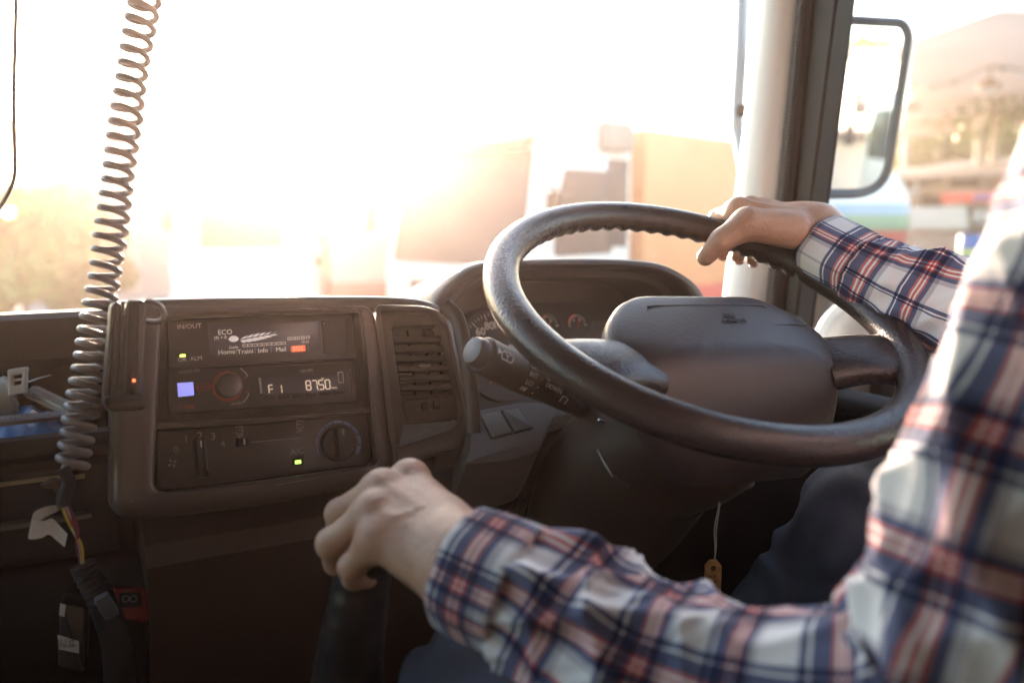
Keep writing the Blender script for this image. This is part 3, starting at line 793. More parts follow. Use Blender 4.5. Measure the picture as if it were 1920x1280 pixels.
hb = [P(-60, 928, .80), P(20, 918, .79), P(80, 907, .785), P(103, 903, .785), P(112, 916, .79), P(112, 950, .80)]
obj("bolster_rail", tube(smooth_path(hb, 6), .006, 10), MT['dash'], dash)

# ---- centre stack
so_ = rounded(DP.pts([(212, 577), (300, 572), (690, 570), (706, 590), (742, 872), (715, 903), (530, 946), (300, 972), (208, 976)]), [.004, .01, .008, .01, .012, .04, .05, .05, .02], 6)
si_ = rounded(DP.pts([(303, 598), (380, 590), (560, 584), (664, 584), (673, 590), (709, 862), (700, 872), (480, 903), (287, 927)]), [.006, .01, .01, .006, .006, .008, .010, .02, .014], 6)
stack = obj("centre_stack", bezel(DP, so_, si_, -.09, .0, -.022, .0035, bevo=lambda p: .0065 if p[1] > -.05 else .0065 + .014 * min(1, (-.05 - p[1]) / .06)), MT['trim'], dash, sharp=60)
obj("stack_back", loft([[DP.w(p, -.0215) for p in scaled(si_, -.004)]], True, True), MT['matte'], stack, smooth=False)
# lit top roll of the stack
rl = [DP.w(DP.px(x, y), h) for x, y, h in [(205, 579, -.012), (300, 573, -.012), (480, 569, -.012), (640, 567, -.012), (740, 568, -.012), (800, 573, -.014), (832, 584, -.02), (846, 606, -.02)]]
obj("stack_top_roll", tube(smooth_path(rl, 8), .0085, 14), MT['trim'], stack)
# ledge bar between unit bay and heater panel
lb = DP.pts([(290, 793), (500, 781), (700, 764), (702, 772), (500, 792), (291, 805)], -.008)
obj("ledge_bar", plate(DP, rounded(lb, .001, 2), -.02, -.004, .0015), MT['trim'], stack)

# ---- heater panel
HB = -.017
hpn = rounded(DP.pts([(294, 806), (500, 794), (697, 773), (706, 855), (698, 866), (480, 897), (303, 917), (296, 906)], HB), .004, 4)
heat = obj("heater_panel", plate(DP, hpn, -.021, HB, .001), MT['black'], dash)
def T(s, x, y, px, h, m, parent, name="lettering", **k):
    sz = px / FPX * .80 * 1.38
    return text(DP, s, DP.px(x, y, h), sz, h, **k)
hl = join(T("0", 330, 843, 13, HB, 0, 0), T("1", 349, 823, 13, HB, 0, 0), T("2", 375, 817, 14, HB, 0, 0), T("3", 400, 818, 14, HB, 0, 0), T("4", 418, 832, 13, HB, 0, 0),
          T("A/C", 557, 846, 11, HB, 0, 0))
obj("scale_lettering", hl, MT['dimprint'], heat)
def icon_fan(c, r):
    gs = []
    for k in range(4):
        a = k * math.pi / 2 + .5
        gs.append(plate(DP, rounded([c + r * np.array([math.cos(a + t), math.sin(a + t)]) * q for t, q in ((-.5, .25), (-.35, 1), (.35, 1), (.5, .3))], .0004, 2), HB, HB + .0003, .0001))
    return join(*gs)
def icon_person(x, y, flip=1):
    p = lambda dx, dy: DP.px(x + dx * flip, y + dy, HB)
    return join(strip(DP, [p(-7, -10), p(5, -12), p(6, 2), p(-4, 3), p(-7, -2)], .0007, HB, HB + .0003),
                strip(DP, [p(-2, -5), p(4, -5)], .0006, HB, HB + .0003), strip(DP, [p(-6, 8), p(-2, 6), p(2, 9)], .0007, HB, HB + .0003),
                loft([[DP.w(q, HB + .0003) for q in arc2(p(3, 8), .0015, 0, 340, 12, .0005)]], True, True))
obj("heater_icons", join(icon_fan(DP.px(323, 868, HB), .0042), icon_person(449, 811), icon_person(562, 800, -1)), MT['dimprint'], heat)
# fan lever knob
kn = DP.px(375, 858, HB)
m4 = DP.mat(kn, HB)
fk = obj("fan_knob", pbox(DP, kn, (.0095, .036, .017), HB, .0025), MT['matte'], heat)
obj("knob_edge", pbox(DP, kn + np.array([.0036, .002]), (.0012, .028, .0006), HB + .0167, .0002), MT['trim'], fk)
obj("knob_mark", pbox(DP, kn + np.array([0, .0125]), (.001, .006, .0004), HB + .0168, .0001), MT['print'], fk)
# slider
a, b = DP.px(468, 829, HB), DP.px(566, 820, HB)
sl_ = obj("air_slider", plate(DP, rounded(DP.pts([(443, 822), (462, 820), (463, 835), (444, 837)], HB), .001, 3), HB, HB + .008, .001), MT['matte'], heat)
obj("slider_mark", plate(DP, rounded(DP.pts([(456.5, 822), (459, 822), (459.5, 833), (457, 833)], HB + .008), .0002, 2), HB + .008, HB + .0085, .0001), MT['print'], sl_)
obj("slider_track", strip(DP, [a, b], .0007, HB, HB + .0003), MT['dimprint'], heat)
# a/c button
ab = obj("cooling_button", plate(DP, rounded(DP.pts([(547, 857), (569, 855), (570, 870), (548, 872)], HB), .0008, 3), HB, HB + .002, .0006), MT['matte'], heat)
obj("button_lamp", plate(DP, rounded(DP.pts([(553, 863), (564, 862), (564.5, 868.5), (553.5, 869.5)], HB + .002), .0004, 2), HB + .002, HB + .0026, .0002), MT['ledg'], ab)
# temperature dial with blue arc
dc = DP.px(634, 831, HB)
m4 = DP.mat(dc, HB)
dial = obj("temperature_dial", join(lathe(m4, [(.0175, 0), (.0175, .004), (.0160, .0055)], 36), pbox(DP, dc, (.0095, .030, .013), HB + .004, .0025)), MT['matte'], heat)
me_ = dial
arcs = []
for k in range(9):
    a0 = 205 - k * 27; wd = .0008 + k * .00042
    arcs.append(loft([[DP.w(p, HB + .0003) for p in arc2(dc, .0215, a0 - 24, a0, 8, wd)]], True, True))
obj("dial_scale", join(*arcs), MT['bluep'], heat)
obj("dial_mark", pbox(DP, dc + np.array([.0012, .0105]), (.0022, .006, .0004), HB + .0170, .0001), MT['dimprint'], dial)

# ---- air vent, turned a little to the driver
VY = RAD(-11)
VP = Plane(DP.w(DP.px(700, 700), 0.0), (math.cos(VY), math.sin(VY), 0), (0, math.sin(T15), math.cos(T15)))
vo = rounded(VP.pts([(704, 570), (800, 572), (842, 590), (893, 806), (880, 838), (742, 874), (736, 860)]), [.006, .02, .012, .02, .02, .012, .01], 7)
vi = rounded(VP.pts([(711, 586), (800, 585), (832, 606), (868, 775), (858, 800), (746, 838), (738, 820)]), [.007, .018, .02, .02, .016, .01, .01], 7)
vent = obj("vent_surround", bezel(VP, vo, vi, -.10, .002, -.060, .0045), MT['trim'], dash)
obj("vent_back", loft([[VP.w(p, -.052) for p in vi]], True, True), MT['matte'], vent, smooth=False)
vtun = rounded(VP.pts([(733, 614), (826, 610), (838, 622), (853, 736), (846, 744), (760, 751), (751, 744)], -.022), .004, 4)
obj("vent_walls", bezel(VP, scaled(vi, -.002)[:len(vi)], [vtun[int(i * len(vtun) / len(vi))] for i in range(len(vi))], -.03, -.020, -.05, .001), MT['dash'], vent)
for k in range(7):                                                # horizontal slats
    y = 632 + k * 18
    x0, x1 = 737 + k * 2.6, 833 + k * 2.4
    obj("slat", plate(VP, VP.pts([(x0, y), (x1, y - 3), (x1 + 1.5, y + 8), (x0 + 1.5, y + 11)], -.026), -.046, -.026, .0012), MT['matte'], vent)
for xx in (768, 798, 822):
    obj("fin", plate(VP, VP.pts([(xx - 3, 620), (xx - 1, 620), (xx + 15, 742), (xx + 13, 742)], -.040), -.05, -.039, .0005), MT['matte'], vent)
obj("vent_tab", plate(VP, rounded(VP.pts([(784, 683), (808, 681), (809, 688), (785, 690)], -.024), .0006, 2), -.03, -.0225, .0005), MT['dash'], vent)
obj("vent_tab_mark", join(*[plate(VP, VP.pts([(786 + i * 3.2, 684), (787.5 + i * 3.2, 684), (787.5 + i * 3.2, 687), (786 + i * 3.2, 687)], -.0225), -.0225, -.0222, .00005) for i in range(7)]), MT['dimprint'], vent)
vp2 = rounded(VP.pts([(752, 752), (850, 742), (860, 775), (850, 786), (764, 792)], -.02), .004, 4)
vlow = obj("vent_lower_panel", plate(VP, vp2, -.03, -.019, .001), MT['dash'], vent)
slot = rounded(VP.pts([(777, 757), (827, 751), (831, 763), (780, 771)], -.019), .0035, 4)
obj("thumbwheel_slot", plate(VP, slot, -.02, -.0185, .0005), MT['black'], vlow)
obj("thumbwheel_ring", bezel(VP, slot, scaled(slot, .0007), -.02, -.0178, -.0186, .0002), MT['trim'], vlow)
for xa, yy in ((797, 762), (818, 758)):
    m4 = Matrix.Translation(Vector(VP.w(VP.px(xa, yy, -.019), -.021))) @ VP.mat().to_3x3().to_4x4() @ Matrix.Rotation(math.pi / 2, 4, 'Y')
    obj("thumbwheel", lathe(m4, [(.0045, -.004), (.0052, -.0035), (.0052, .0035), (.0045, .004)], 20), MT['dash'], vlow)
ft = rounded(VP.pts([(764, 793), (852, 786), (858, 800), (748, 836), (746, 828)], -.018), .003, 3)
# sloping grained floor of the vent recess, light put into its pale colour
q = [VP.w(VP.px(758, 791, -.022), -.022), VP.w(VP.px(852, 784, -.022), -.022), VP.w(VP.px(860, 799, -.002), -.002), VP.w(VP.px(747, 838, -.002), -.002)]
obj("recess_floor", loft([q, [p + np.array([0, 0, -.004]) for p in q]], True, True, True), mat("lit_recess_plastic", (.30, .285, .27), .55, bump=.6, bscale=600, btype='vor', var=.12, vscale=60), vent)
# outer trim running down the right side of the stack
tp = [P(834, 574, .815), P(858, 600, .81), P(872, 660, .80), P(884, 740, .795), P(888, 812, .79)]
tl_, _ = smooth_path(tp, 6, [0] * 5)
obj("stack_side_trim", tube(tl_, .006, 12, ry=.008), MT['dash'], dash)

# ---- right of the stack: ledge with two blank switch covers
LG = Plane(P(945, 800, .86), nz((1, -.02, 0)), nz((0, .80, .60)))
led = rounded(LG.pts([(884, 770), (985, 750), (1052, 757), (1030, 800), (1012, 846), (960, 862), (868, 872), (880, 850)]), [.01, .02, .02, .02, .012, .03, .03, .01], 5)
ledge = obj("switch_ledge", plate(LG, led, -.08, 0, .003), mat("grained_ledge_plastic", (.085, .077, .074), .55, bump=.8, bscale=700, btype='vor'), dash)
for q in ([(899, 778), (936, 771), (960, 812), (922, 823)], [(940, 770), (971, 766), (999, 803), (964, 812)]):
    o_ = rounded(LG.pts(q), .0015, 3)
    sw = obj("blank_switch", plate(LG, scaled(o_, .0006), -.001, .0022, .0006), MT['grain'], ledge)
    obj("switch_gap", bezel(LG, scaled(o_, -.0008), scaled(o_, .0005), -.001, .0006, -.001, .0001), MT['black'], sw)
# right-hand switch panel under the wheel
RGp = Plane(P(1385, 890, 1.0), nz((1, 0, 0)), nz((0, .5, .86)))
rp = rounded(RGp.pts([(1340, 868), (1402, 852), (1420, 880), (1418, 912), (1350, 920)]), .006, 4)
o_ = obj("switch_panel", plate(RGp, rp, -.05, 0, .004), MT['grain'], dash)
o2 = rounded(RGp.pts([(1378, 872), (1400, 862), (1412, 905), (1372, 912)]), .002, 3)
obj("switch_gap", bezel(RGp, scaled(o2, -.001), scaled(o2, .0004), -.001, .0006, -.001, .0002), MT['black'], o_)
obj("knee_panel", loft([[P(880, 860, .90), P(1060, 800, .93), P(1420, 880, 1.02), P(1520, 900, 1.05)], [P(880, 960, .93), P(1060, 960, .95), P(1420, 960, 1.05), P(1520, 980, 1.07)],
                        [P(880, 1200, 1.05), P(1060, 1200, 1.07), P(1420, 1200, 1.15), P(1520, 1200, 1.17)]], False), MT['dash_shade'], dash)
# lighter outlet under the column side
obj("outlet_socket", lathe(Plane(P(950, 938, .90), (1, 0, 0), (0, .3, .95)).mat(), [(.015, -.01), (.018, .002), (.016, .004), (.012, .003), (.011, -.01)], 28), MT['dash_shade'], dash)

# ---- instrument hood and gauges
HY = .862
HP = Plane((0, HY, 0), (1, 0, 0), (0, 0, 1))
ho_px = [(808, 640), (812, 600), (820, 566), (838, 540), (872, 511), (915, 493), (1000, 487), (1100, 485), (1200, 488), (1255, 498), (1296, 520), (1322, 546), (1345, 600), (1352, 660)]
hi_px = [(838, 640), (842, 604), (851, 580), (868, 556), (896, 534), (932, 517), (1005, 508), (1100, 506), (1190, 508), (1236, 516), (1268, 532), (1290, 556), (1312, 604), (1320, 660)]
def curve2(l):
    return [p[:2] for p in smooth_path([(*HP.px(x, y), 0) for x, y in l], 6)]
ho, hi = curve2(ho_px), curve2(hi_px)
cz = np.mean(ho, axis=0)
def hw(p, y): return np.array([p[0], y, p[1]])
def lerp(a, b, s): return a + (b - a) * s
lo = [[hw((lerp(p[0], cz[0], .03), p[1] - .055), 1.12) for p in ho], [hw((p[0], p[1] - .018), .98) for p in ho], [hw(p, HY + .03) for p in ho]]
for f in (.0, .25, .5, .75, 1):
    a = f * math.pi
    lo.append([hw(lerp(p, q, (1 - math.cos(a)) / 2), HY + .012 - .012 * math.sin(a)) for p, q in zip(ho, hi)])
lo += [[hw(q, HY + .025) for q in hi], [hw((lerp(q[0], cz[0], .03), q[1] - .010), HY + .028) for q in hi], [hw((lerp(q[0], cz[0], .05), q[1] - .022), .975) for q in hi]]
hood = obj("gauge_hood", loft(lo, False), mat("hood_vinyl", (.060, .049, .046), .5, bump=.8, bscale=600, btype='vor', var=.08, vscale=10), dash, sharp=50)
bw = [p for p in hi]
obj("hood_lining", loft([[hw((lerp(q[0], cz[0], .05), q[1] - .022), .9745) for q in hi], [hw((lerp(q[0], cz[0], .05), min(q[1] - .022, 1.925)), .9745) for q in hi]], False), MT['dash'], hood)
GT = RAD(22)
GPn = Plane(P(1055, 640, 1.10), (1, 0, 0), (0, math.sin(GT), math.cos(GT)))
gp = rounded(GPn.pts([(828, 700), (860, 590), (930, 566), (1240, 566), (1330, 600), (1340, 850), (830, 850)]), .012, 4)
clus = obj("gauge_cluster", plate(GPn, gp, -.02, 0, .002), mat("cluster_face", (.040, .033, .033), .5, var=.1, vscale=12), dash)
sc_ = GPn.px(940, 664)
R0 = .054
obj("speedometer_ring", bezel(GPn, [sc_ + (R0 + .007) * np.array([math.cos(t), math.sin(t)]) for t in np.linspace(0, 2 * math.pi, 72, endpoint=False)],
                              [sc_ + (R0 + .003) * np.array([math.cos(t), math.sin(t)]) for t in np.linspace(0, 2 * math.pi, 72, endpoint=False)], 0, .006, .001, .001), MT['dash'], clus)
tk = []
for k in range(33):
    a = RAD(195 - k * 5.625)
    d_ = np.array([math.cos(a), math.sin(a)])
    L = .0085 if k % 4 == 0 else .0045
    tk.append(strip(GPn, [sc_ + d_ * (R0 - L), sc_ + d_ * R0], .0010 if k % 4 == 0 else .0006, .0002, .0005))
obj("speed_ticks", join(*tk), MT['print'], clus)
sn = []
for k, n_ in enumerate(range(0, 161, 20)):
    a = RAD(195 - k * 22.5)
    sn.append(text(GPn, str(n_), sc_ + (R0 - .0160) * np.array([math.cos(a), math.sin(a)]), .0135, .0003, bold=.0003))
sn.append(text(GPn, "km/h", GPn.px(928, 643), .0065, .0003))
obj("speed_numbers", join(*sn), MT['print'], clus)
obj("speed_needle", strip(GPn, [sc_ - np.array([-.004, -.01]), sc_ + np.array([-.024, -.036])], .002, .004, .005), MT['redp'], clus)
for gx, gy in ((1029, 611), (1083, 609)):
    c_ = GPn.px(gx, gy); r_ = .0145
    sg = obj("small_gauge", loft([[GPn.w(p, .0004) for p in [c_ + (r_ + .003) * np.array([math.cos(t), math.sin(t)]) for t in np.linspace(0, 2 * math.pi, 40, endpoint=False)]]], True, True), MT['black'], clus)
    obj("gauge_scale", join(*[strip(GPn, [c_ + (r_ - .004) * np.array([math.cos(a), math.sin(a)]), c_ + r_ * np.array([math.cos(a), math.sin(a)])], .0006, .0005, .0008) for a in np.linspace(RAD(20), RAD(160), 11)],
                            *[text(GPn, s_, c_ + np.array(q), .0052, .0006) for s_, q in (("0", (-.0125, -.0005)), ("5", (-.0045, .0062)), ("8", (.0045, .0062)), ("10", (.0115, -.0005)))]), MT['print'], sg)
    obj("red_zone", loft([[GPn.w(p, .0007) for p in arc2(c_, r_ - .001, 95, 172, 10, .003)]], True, True), MT['redp'], sg)
    obj("gauge_needle", strip(GPn, [c_ - np.array([0, .003]), c_ + np.array([.002, .009])], .001, .001, .0016), MT['redp'], sg)
ld = rounded(GPn.pts([(1046, 636), (1108, 634), (1112, 660), (1050, 663)]), .001, 2)
lcd = obj("message_display", plate(GPn, ld, 0, .001, .0004), MT['lcd'], clus)
obj("display_lettering", join(text(GPn, "12345 km", GPn.px(1078, 643, .001), .005, .001)), MT['dimprint'], lcd)
wl_ = []
for k in range(4):
    wl_.append(strip(GPn, [GPn.px(1110 + k * 12, 603), GPn.px(1117 + k * 12, 603), GPn.px(1117 + k * 12, 609), GPn.px(1110 + k * 12, 609), GPn.px(1110 + k * 12, 603)], .0005, .0004, .0007))
obj("warning_icons", join(*wl_), MT['dimprint'], clus)
obj("paper_sticker", plate(GPn, GPn.pts([(950, 648), (968, 646), (972, 660), (953, 662)]), .004, .0045, .0002), MT['white'], clus)

# ================================================================== UNITS IN THE STACK
UB = -.016
bay = rounded(DP.pts([(313, 603), (660, 586), (667, 672), (315, 690)], UB), .002, 3)
fleet = thing("fleet_terminal", "upper black terminal in the centre stack showing a leaf icon and a red SOS key", "display unit", DP.w(DP.px(490, 640)))
obj("body", plate(DP, bay, -.0212, UB, .001), MT['black'], fleet)
scr_ = rounded(DP.pts([(390, 612), (597, 601), (600, 655), (393, 664)], UB), .001, 2)
scr = obj("screen", plate(DP, scr_, UB - .001, UB + .0006, .0003), MT['lcd'], fleet)
H1 = UB + .0006
def LT(s, x, y, px, h=H1, **k): return text(DP, s, DP.px(x, y, h), px / FPX * .80 * 1.4, h, **k)
obj("screen_lettering", join(LT("ECO", 422, 623, 9.5), LT("03/03/2019", 560, 634, 7), LT("10:15", 572, 641, 5), LT("Guide", 438, 651, 5),
                             LT("Home", 425, 660, 9), LT("Traini", 460, 659, 9), LT("Info", 493, 657, 9), LT("Mail", 527, 655, 9), LT("(9) = 0", 413, 633, 6)), MT['lit'], scr)
sos = obj("sos_key", plate(DP, rounded(DP.pts([(546, 649), (572, 647), (573, 658), (547, 660)], H1), .0004, 2), H1, H1 + .0005, .0002), MT['sos'], scr)
obj("key_lettering", LT("SOS", 559, 653.5, 8, H1 + .0005), MT['print'], sos)
def leafshape():
    gs = []
    P2 = lambda x, y: DP.px(x, y, H1)
    gs.append(loft([[DP.w(q, H1 + .0003) for q in rounded([P2(427, 636), (P2(434, 629)), P2(444, 630), P2(449, 636), P2(442, 641), P2(433, 641)], .003, 3)]], True, True))
    n = 6
    for k in range(n):                                              # upper and lower leaf segments along a rising rib
        x0, x1 = 450 + k * 11, 450 + k * 11 + 9.5
        y = lambda x: 637 - (x - 450) * .185
        th = 7.5 * math.sin(math.pi * (.28 + .62 * (k + .5) / n))
        gs.append(loft([[DP.w(q, H1 + .0003) for q in (P2(x0, y(x0) - 1), P2(x1, y(x1) - 1), P2(x1 + 6, y(x1) - th), P2(x0 + 7, y(x0) - th + 1))]], True, True))
        gs.append(loft([[DP.w(q, H1 + .0003) for q in (P2(x0, y(x0) + 1), P2(x1, y(x1) + 1), P2(x1 + 7, y(x1) + th * .75), P2(x0 + 5, y(x0) + th * .9))]], True, True))
    return join(*gs)
obj("leaf_icon", leafshape(), MT['leaf'], scr, smooth=False)
obj("level_bar", join(strip(DP, DP.pts([(455, 646), (535, 641), (535.5, 645), (455.5, 650), (455, 646)], H1), .0004, H1, H1 + .0003),
                      *[strip(DP, DP.pts([(464 + 9 * k, 646.0 - .55 * k), (464.3 + 9 * k, 649 - .55 * k)], H1), .0004, H1, H1 + .0003) for k in range(8)]), MT['lit'], scr)
obj("key_dividers", join(*[strip(DP, DP.pts([(x, y), (x + 1, y + 11)], H1), .0003, H1, H1 + .0002) for x, y in ((409, 656), (443, 654), (478, 652), (508, 650), (544, 649), (577, 647))]), MT['dimprint'], scr)
obj("case_lettering", join(LT("IN/OUT", 355, 612, 9, UB), LT("OK", 342, 674, 8, UB), LT("ALM", 368, 672, 8, UB)), MT['print'], fleet)
obj("status_lamp", plate(DP, rounded(DP.pts([(337, 664.5), (347.5, 664), (348, 668.5), (337.5, 669)], UB), .0003, 2), UB, UB + .0006, .0002), MT['ledy'], fleet)
obj("side_cover", plate(DP, rounded(DP.pts([(602, 600), (650, 597), (653, 660), (606, 663)], UB), .001, 3), UB, UB + .0008, .0004), MT['black'], fleet)
obj("screw", lathe(DP.mat(DP.px(607, 607, UB), UB + .0008), [(.0008, 0), (.0008, .0005), (.0003, .0006)], 10), MT['metal'], fleet)

RB = -.014
radio = thing("car_radio", "lower black car radio with a round knob, lit blue button and an 87.50 display", "radio", DP.w(DP.px(490, 730)))
ra = rounded(DP.pts([(314, 696), (664, 678), (671, 752), (318, 776)], RB), .003, 4)
obj("body", plate(DP, ra, -.0212, RB, .0014), MT['black'], radio)
rd = rounded(DP.pts([(483, 711), (645, 697), (650, 733), (485, 741)], RB), .001, 3)
rdis = obj("display", plate(DP, rd, RB - .001, RB + .0008, .0004), MT['lcd'], radio)
H2 = RB + .0008
SEG = {'8': 'abcdefg', '7': 'abc', '5': 'acdfg', '0': 'abcdef', 'F': 'aefg', '1': 'bc'}
def seg7(s, x, y, w_, h_):
    gs = []
    Q = lambda a, b: DP.px(x + a * w_ + b * h_ * -.12 - 0, y - b * h_ - a * w_ * .06, H2)
    ends = {'a': ((0, 1), (1, 1)), 'b': ((1, 1), (1, .5)), 'c': ((1, .5), (1, 0)), 'd': ((0, 0), (1, 0)), 'e': ((0, 0), (0, .5)), 'f': ((0, .5), (0, 1)), 'g': ((0, .5), (1, .5))}
    for k in SEG[s]:
        gs.append(strip(DP, [lerp(Q(*ends[k][0]), Q(*ends[k][1]), .06), lerp(Q(*ends[k][0]), Q(*ends[k][1]), .94)], .0011, H2, H2 + .0003))
    return gs
sg = []
for s_, x in (('F', 505), ('1', 521)): sg += seg7(s_, x, 737, 8, 15)
for s_, x in (('8', 575), ('7', 587), ('5', 599), ('0', 611)): sg += seg7(s_, x, 731 - (x - 575) * .05, 8.5, 17)
sg.append(pbox(DP, DP.px(597, 730.5, H2), (.001, .001, .0003), H2, .0001))
sg.append(text(DP, "ST", DP.px(605, 710, H2), .003, H2)); sg.append(text(DP, "MHz", DP.px(627, 727, H2), .003, H2))
obj("display_digits", join(*sg), mat("lit_digits", (.6, .5, .4), .5, emit=(1, .78, .55), estr=.055), rdis)
kc = DP.px(427, 724, RB); m4 = DP.mat(kc, RB)
rk = obj("volume_knob", lathe(m4, [(.0122, 0), (.0120, .010), (.0108, .0125), (.0085, .0132), (.0005, .0134)], 40), mat("brushed_knob", (.10, .095, .095), .33, metal=.85), radio)
obj("knob_ring", lathe(m4, [(.0124, .0003), (.0134, .0006), (.0140, .0004)], 40, False), MT['redring'], radio)
obj("dial_marks", join(*[loft([[DP.w(p, RB + .0004) for p in arc2(kc, .0205, a0, a1, 8, .0012)]], True, True) for a0, a1 in ((22, 52), (-52, -24))]), MT['dimprint'], radio)
obj("red_marks", join(*[strip(DP, [kc + np.array([.015, y]), kc + np.array([.0185, y])], .0007, RB, RB + .0003) for y in (.007, -.007)],
                      strip(DP, DP.pts([(370, 720), (392, 718), (393, 731), (371, 733), (370, 720)], RB), .0004, RB, RB + .0003), text(DP, "PHONE", DP.px(381, 726, RB), .0042, RB), text(DP, "< USB", DP.px(350, 763, RB), .005, RB)), MT['redring'], radio)
obj("menu_button", plate(DP, rounded(DP.pts([(332, 718), (362, 716), (364, 741), (334, 744)], RB), .0008, 3), RB, RB + .0012, .0006), MT['blueb'], radio)
obj("display_edge", plate(DP, rounded(DP.pts([(484.5, 708), (489, 708), (492, 737), (488, 738)], RB + .001), .0003, 2), RB, RB + .0014, .0003), MT['dimprint'], radio)
obj("socket_cover", bezel(DP, rounded(DP.pts([(632, 697), (643, 696), (645, 718), (634, 719)], RB), .0012, 3), rounded(DP.pts([(634.5, 699), (641, 698.5), (642.5, 716), (636, 716.5)], RB), .0008, 3), RB, RB + .001, RB, .0002), MT['dimprint'], radio)
obj("case_lettering", join(text(DP, "AUDIO USB", DP.px(355, 696, RB), .0035, RB), text(DP, "CD MP3", DP.px(575, 695, RB), .0035, RB), text(DP, "AUDIO", DP.px(445, 756, RB), .0035, RB),
                           *[text(DP, s_, DP.px(505 + k * 26, 745 - k * 2.2, RB), .003, RB) for k, s_ in enumerate("123456")]), MT['dimprint'], radio)
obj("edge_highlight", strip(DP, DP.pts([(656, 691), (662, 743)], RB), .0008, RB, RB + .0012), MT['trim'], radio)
obj("face_buttons", join(*[plate(DP, rounded(DP.pts([(495 + k * 26, 742 - k * 2.2), (517 + k * 26, 740.2 - k * 2.2), (517.5 + k * 26, 748 - k * 2.2), (495.5 + k * 26, 750 - k * 2.2)], RB), .0005, 2), RB - .0005, RB + .0005, .0003) for k in range(6)]), MT['matte'], radio)
# ================================================================== STEERING WHEEL
WC = np.array([.560, .648, 1.9568]); WR = .2045
WN = nz((-.0192, -.4395, .8980))
WP = Plane(WC, (.99905, -.0436, 0), nz((.0392, .8972, .4399)))
wheel = thing("driving_wheel", "black leather-grained steering wheel with broad airbag pad and two spokes", "steering wheel", WC)
def rim():
    n, m = 288, 28
    lo = []
    for i in range(n):
        t = 2 * math.pi * i / n
        d = np.array([math.cos(t), math.sin(t)])
        grip = 1.0 if RAD(20) < t < RAD(165) else 0.0
        wave = .5 + .5 * math.cos(t * 66)
        ring = []
        for j in range(m):
            a = 2 * math.pi * j / m
            inner = max(0.0, math.cos(a - math.pi - .9)) ** 2           # finger scallops on the inside, underneath
            r = .0176 * (1 - .17 * grip * inner * wave)
            q = WP.w(d * (WR + r * math.cos(a)), r * .96 * math.sin(a))
            ring.append(q)
        lo.append(ring)
    lo.append(lo[0])
    return loft(lo)
obj("rim", rim(), MT['leather'], wheel, sharp=None)
# airbag pad: broad cushion, its driver side falling away
padrot = RAD(-5)
def prot(p): return np.array([p[0] * math.cos(padrot) - p[1] * math.sin(padrot), p[0] * math.sin(padrot) + p[1] * math.cos(padrot)])
po = rounded([prot(p) for p in [(-.128, -.028), (-.082, .026), (.082, .026), (.118, -.030), (.100, -.112), (.075, -.142), (-.080, -.142), (-.118, -.108)]], [.03, .03, .03, .03, .02, .03, .03, .02], 8)
pc = np.array([-.004, -.045])
def padh(p):
    b = p[1] * math.cos(-padrot) + p[0] * math.sin(-padrot) * -1
    b = -p[0] * math.sin(padrot) + p[1] * math.cos(padrot)
    fall = max(0.0, -.078 - b)
    return .004 - 2.6 * fall ** 1.3 - .06 * max(0, abs(p[0]) - .07) - (.0018 if (-.015 < b < .004 and abs(p[0] + .01) < .066) else 0) * 0
def pad():
    lo = [[WP.w(pc + (p - pc) * .80, -.075) for p in po], [WP.w(pc + (p - pc) * .93, -.050) for p in po], [WP.w(pc + (p - pc) * .985, padh(p) - .030) for p in po]]
    for s, dh in ((1.0, -.018), (.995, -.011), (.98, -.006), (.95, -.0025), (.90, -.0008), (.8, 0), (.65, .001), (.5, .0016), (.35, .002), (.2, .0022), (.05, .0022)):
        lo.append([WP.w(pc + (p - pc) * s, padh(pc + (p - pc) * s) + dh) for p in po])
    return loft(lo, True, True, True)
padm = obj("airbag_pad", pad(), MT['pad'], wheel, sharp=60)
def padline(pts, wd=.0011, up=.0012):
    p = smooth_path([(*q, 0) for q in pts], 6)[:, :2]
    return tube([WP.w(q, padh(q) + .0011) for q in p], wd, 6, True)
obj("pad_crease", join(padline([prot(p) for p in [(-.066, -.004), (-.062, -.001), (0, 0), (.06, -.001), (.066, -.0045)]], .0006),
                       padline([prot(p) for p in [(-.045, -.036), (0, -.038), (.05, -.037), (.10, -.034)]], .0007)), MT['pad'], padm)
tp_ = prot((.012, -.020))
def padtext(s, p, size):
    pl = Plane(WP.w(p, padh(p) + .0030), WP.u * math.cos(padrot) + WP.v * math.sin(padrot), WP.v)
    return text(pl, s, (0, 0), size, 0, depth=.0004)
obj("pad_lettering", join(padtext("SRS", prot((.012, -.022)), .009), padtext("AIRBAG", prot((.012, -.031)), .008)), MT['matte'], padm)
obj("pad_icon", join(padline([prot(p) for p in [(.004, -.012), (.008, -.010), (.020, -.010)]], .0006), padline([prot(p) for p in [(.006, -.0145), (.012, -.0155), (.018, -.0135)]], .0008)), MT['matte'], padm)
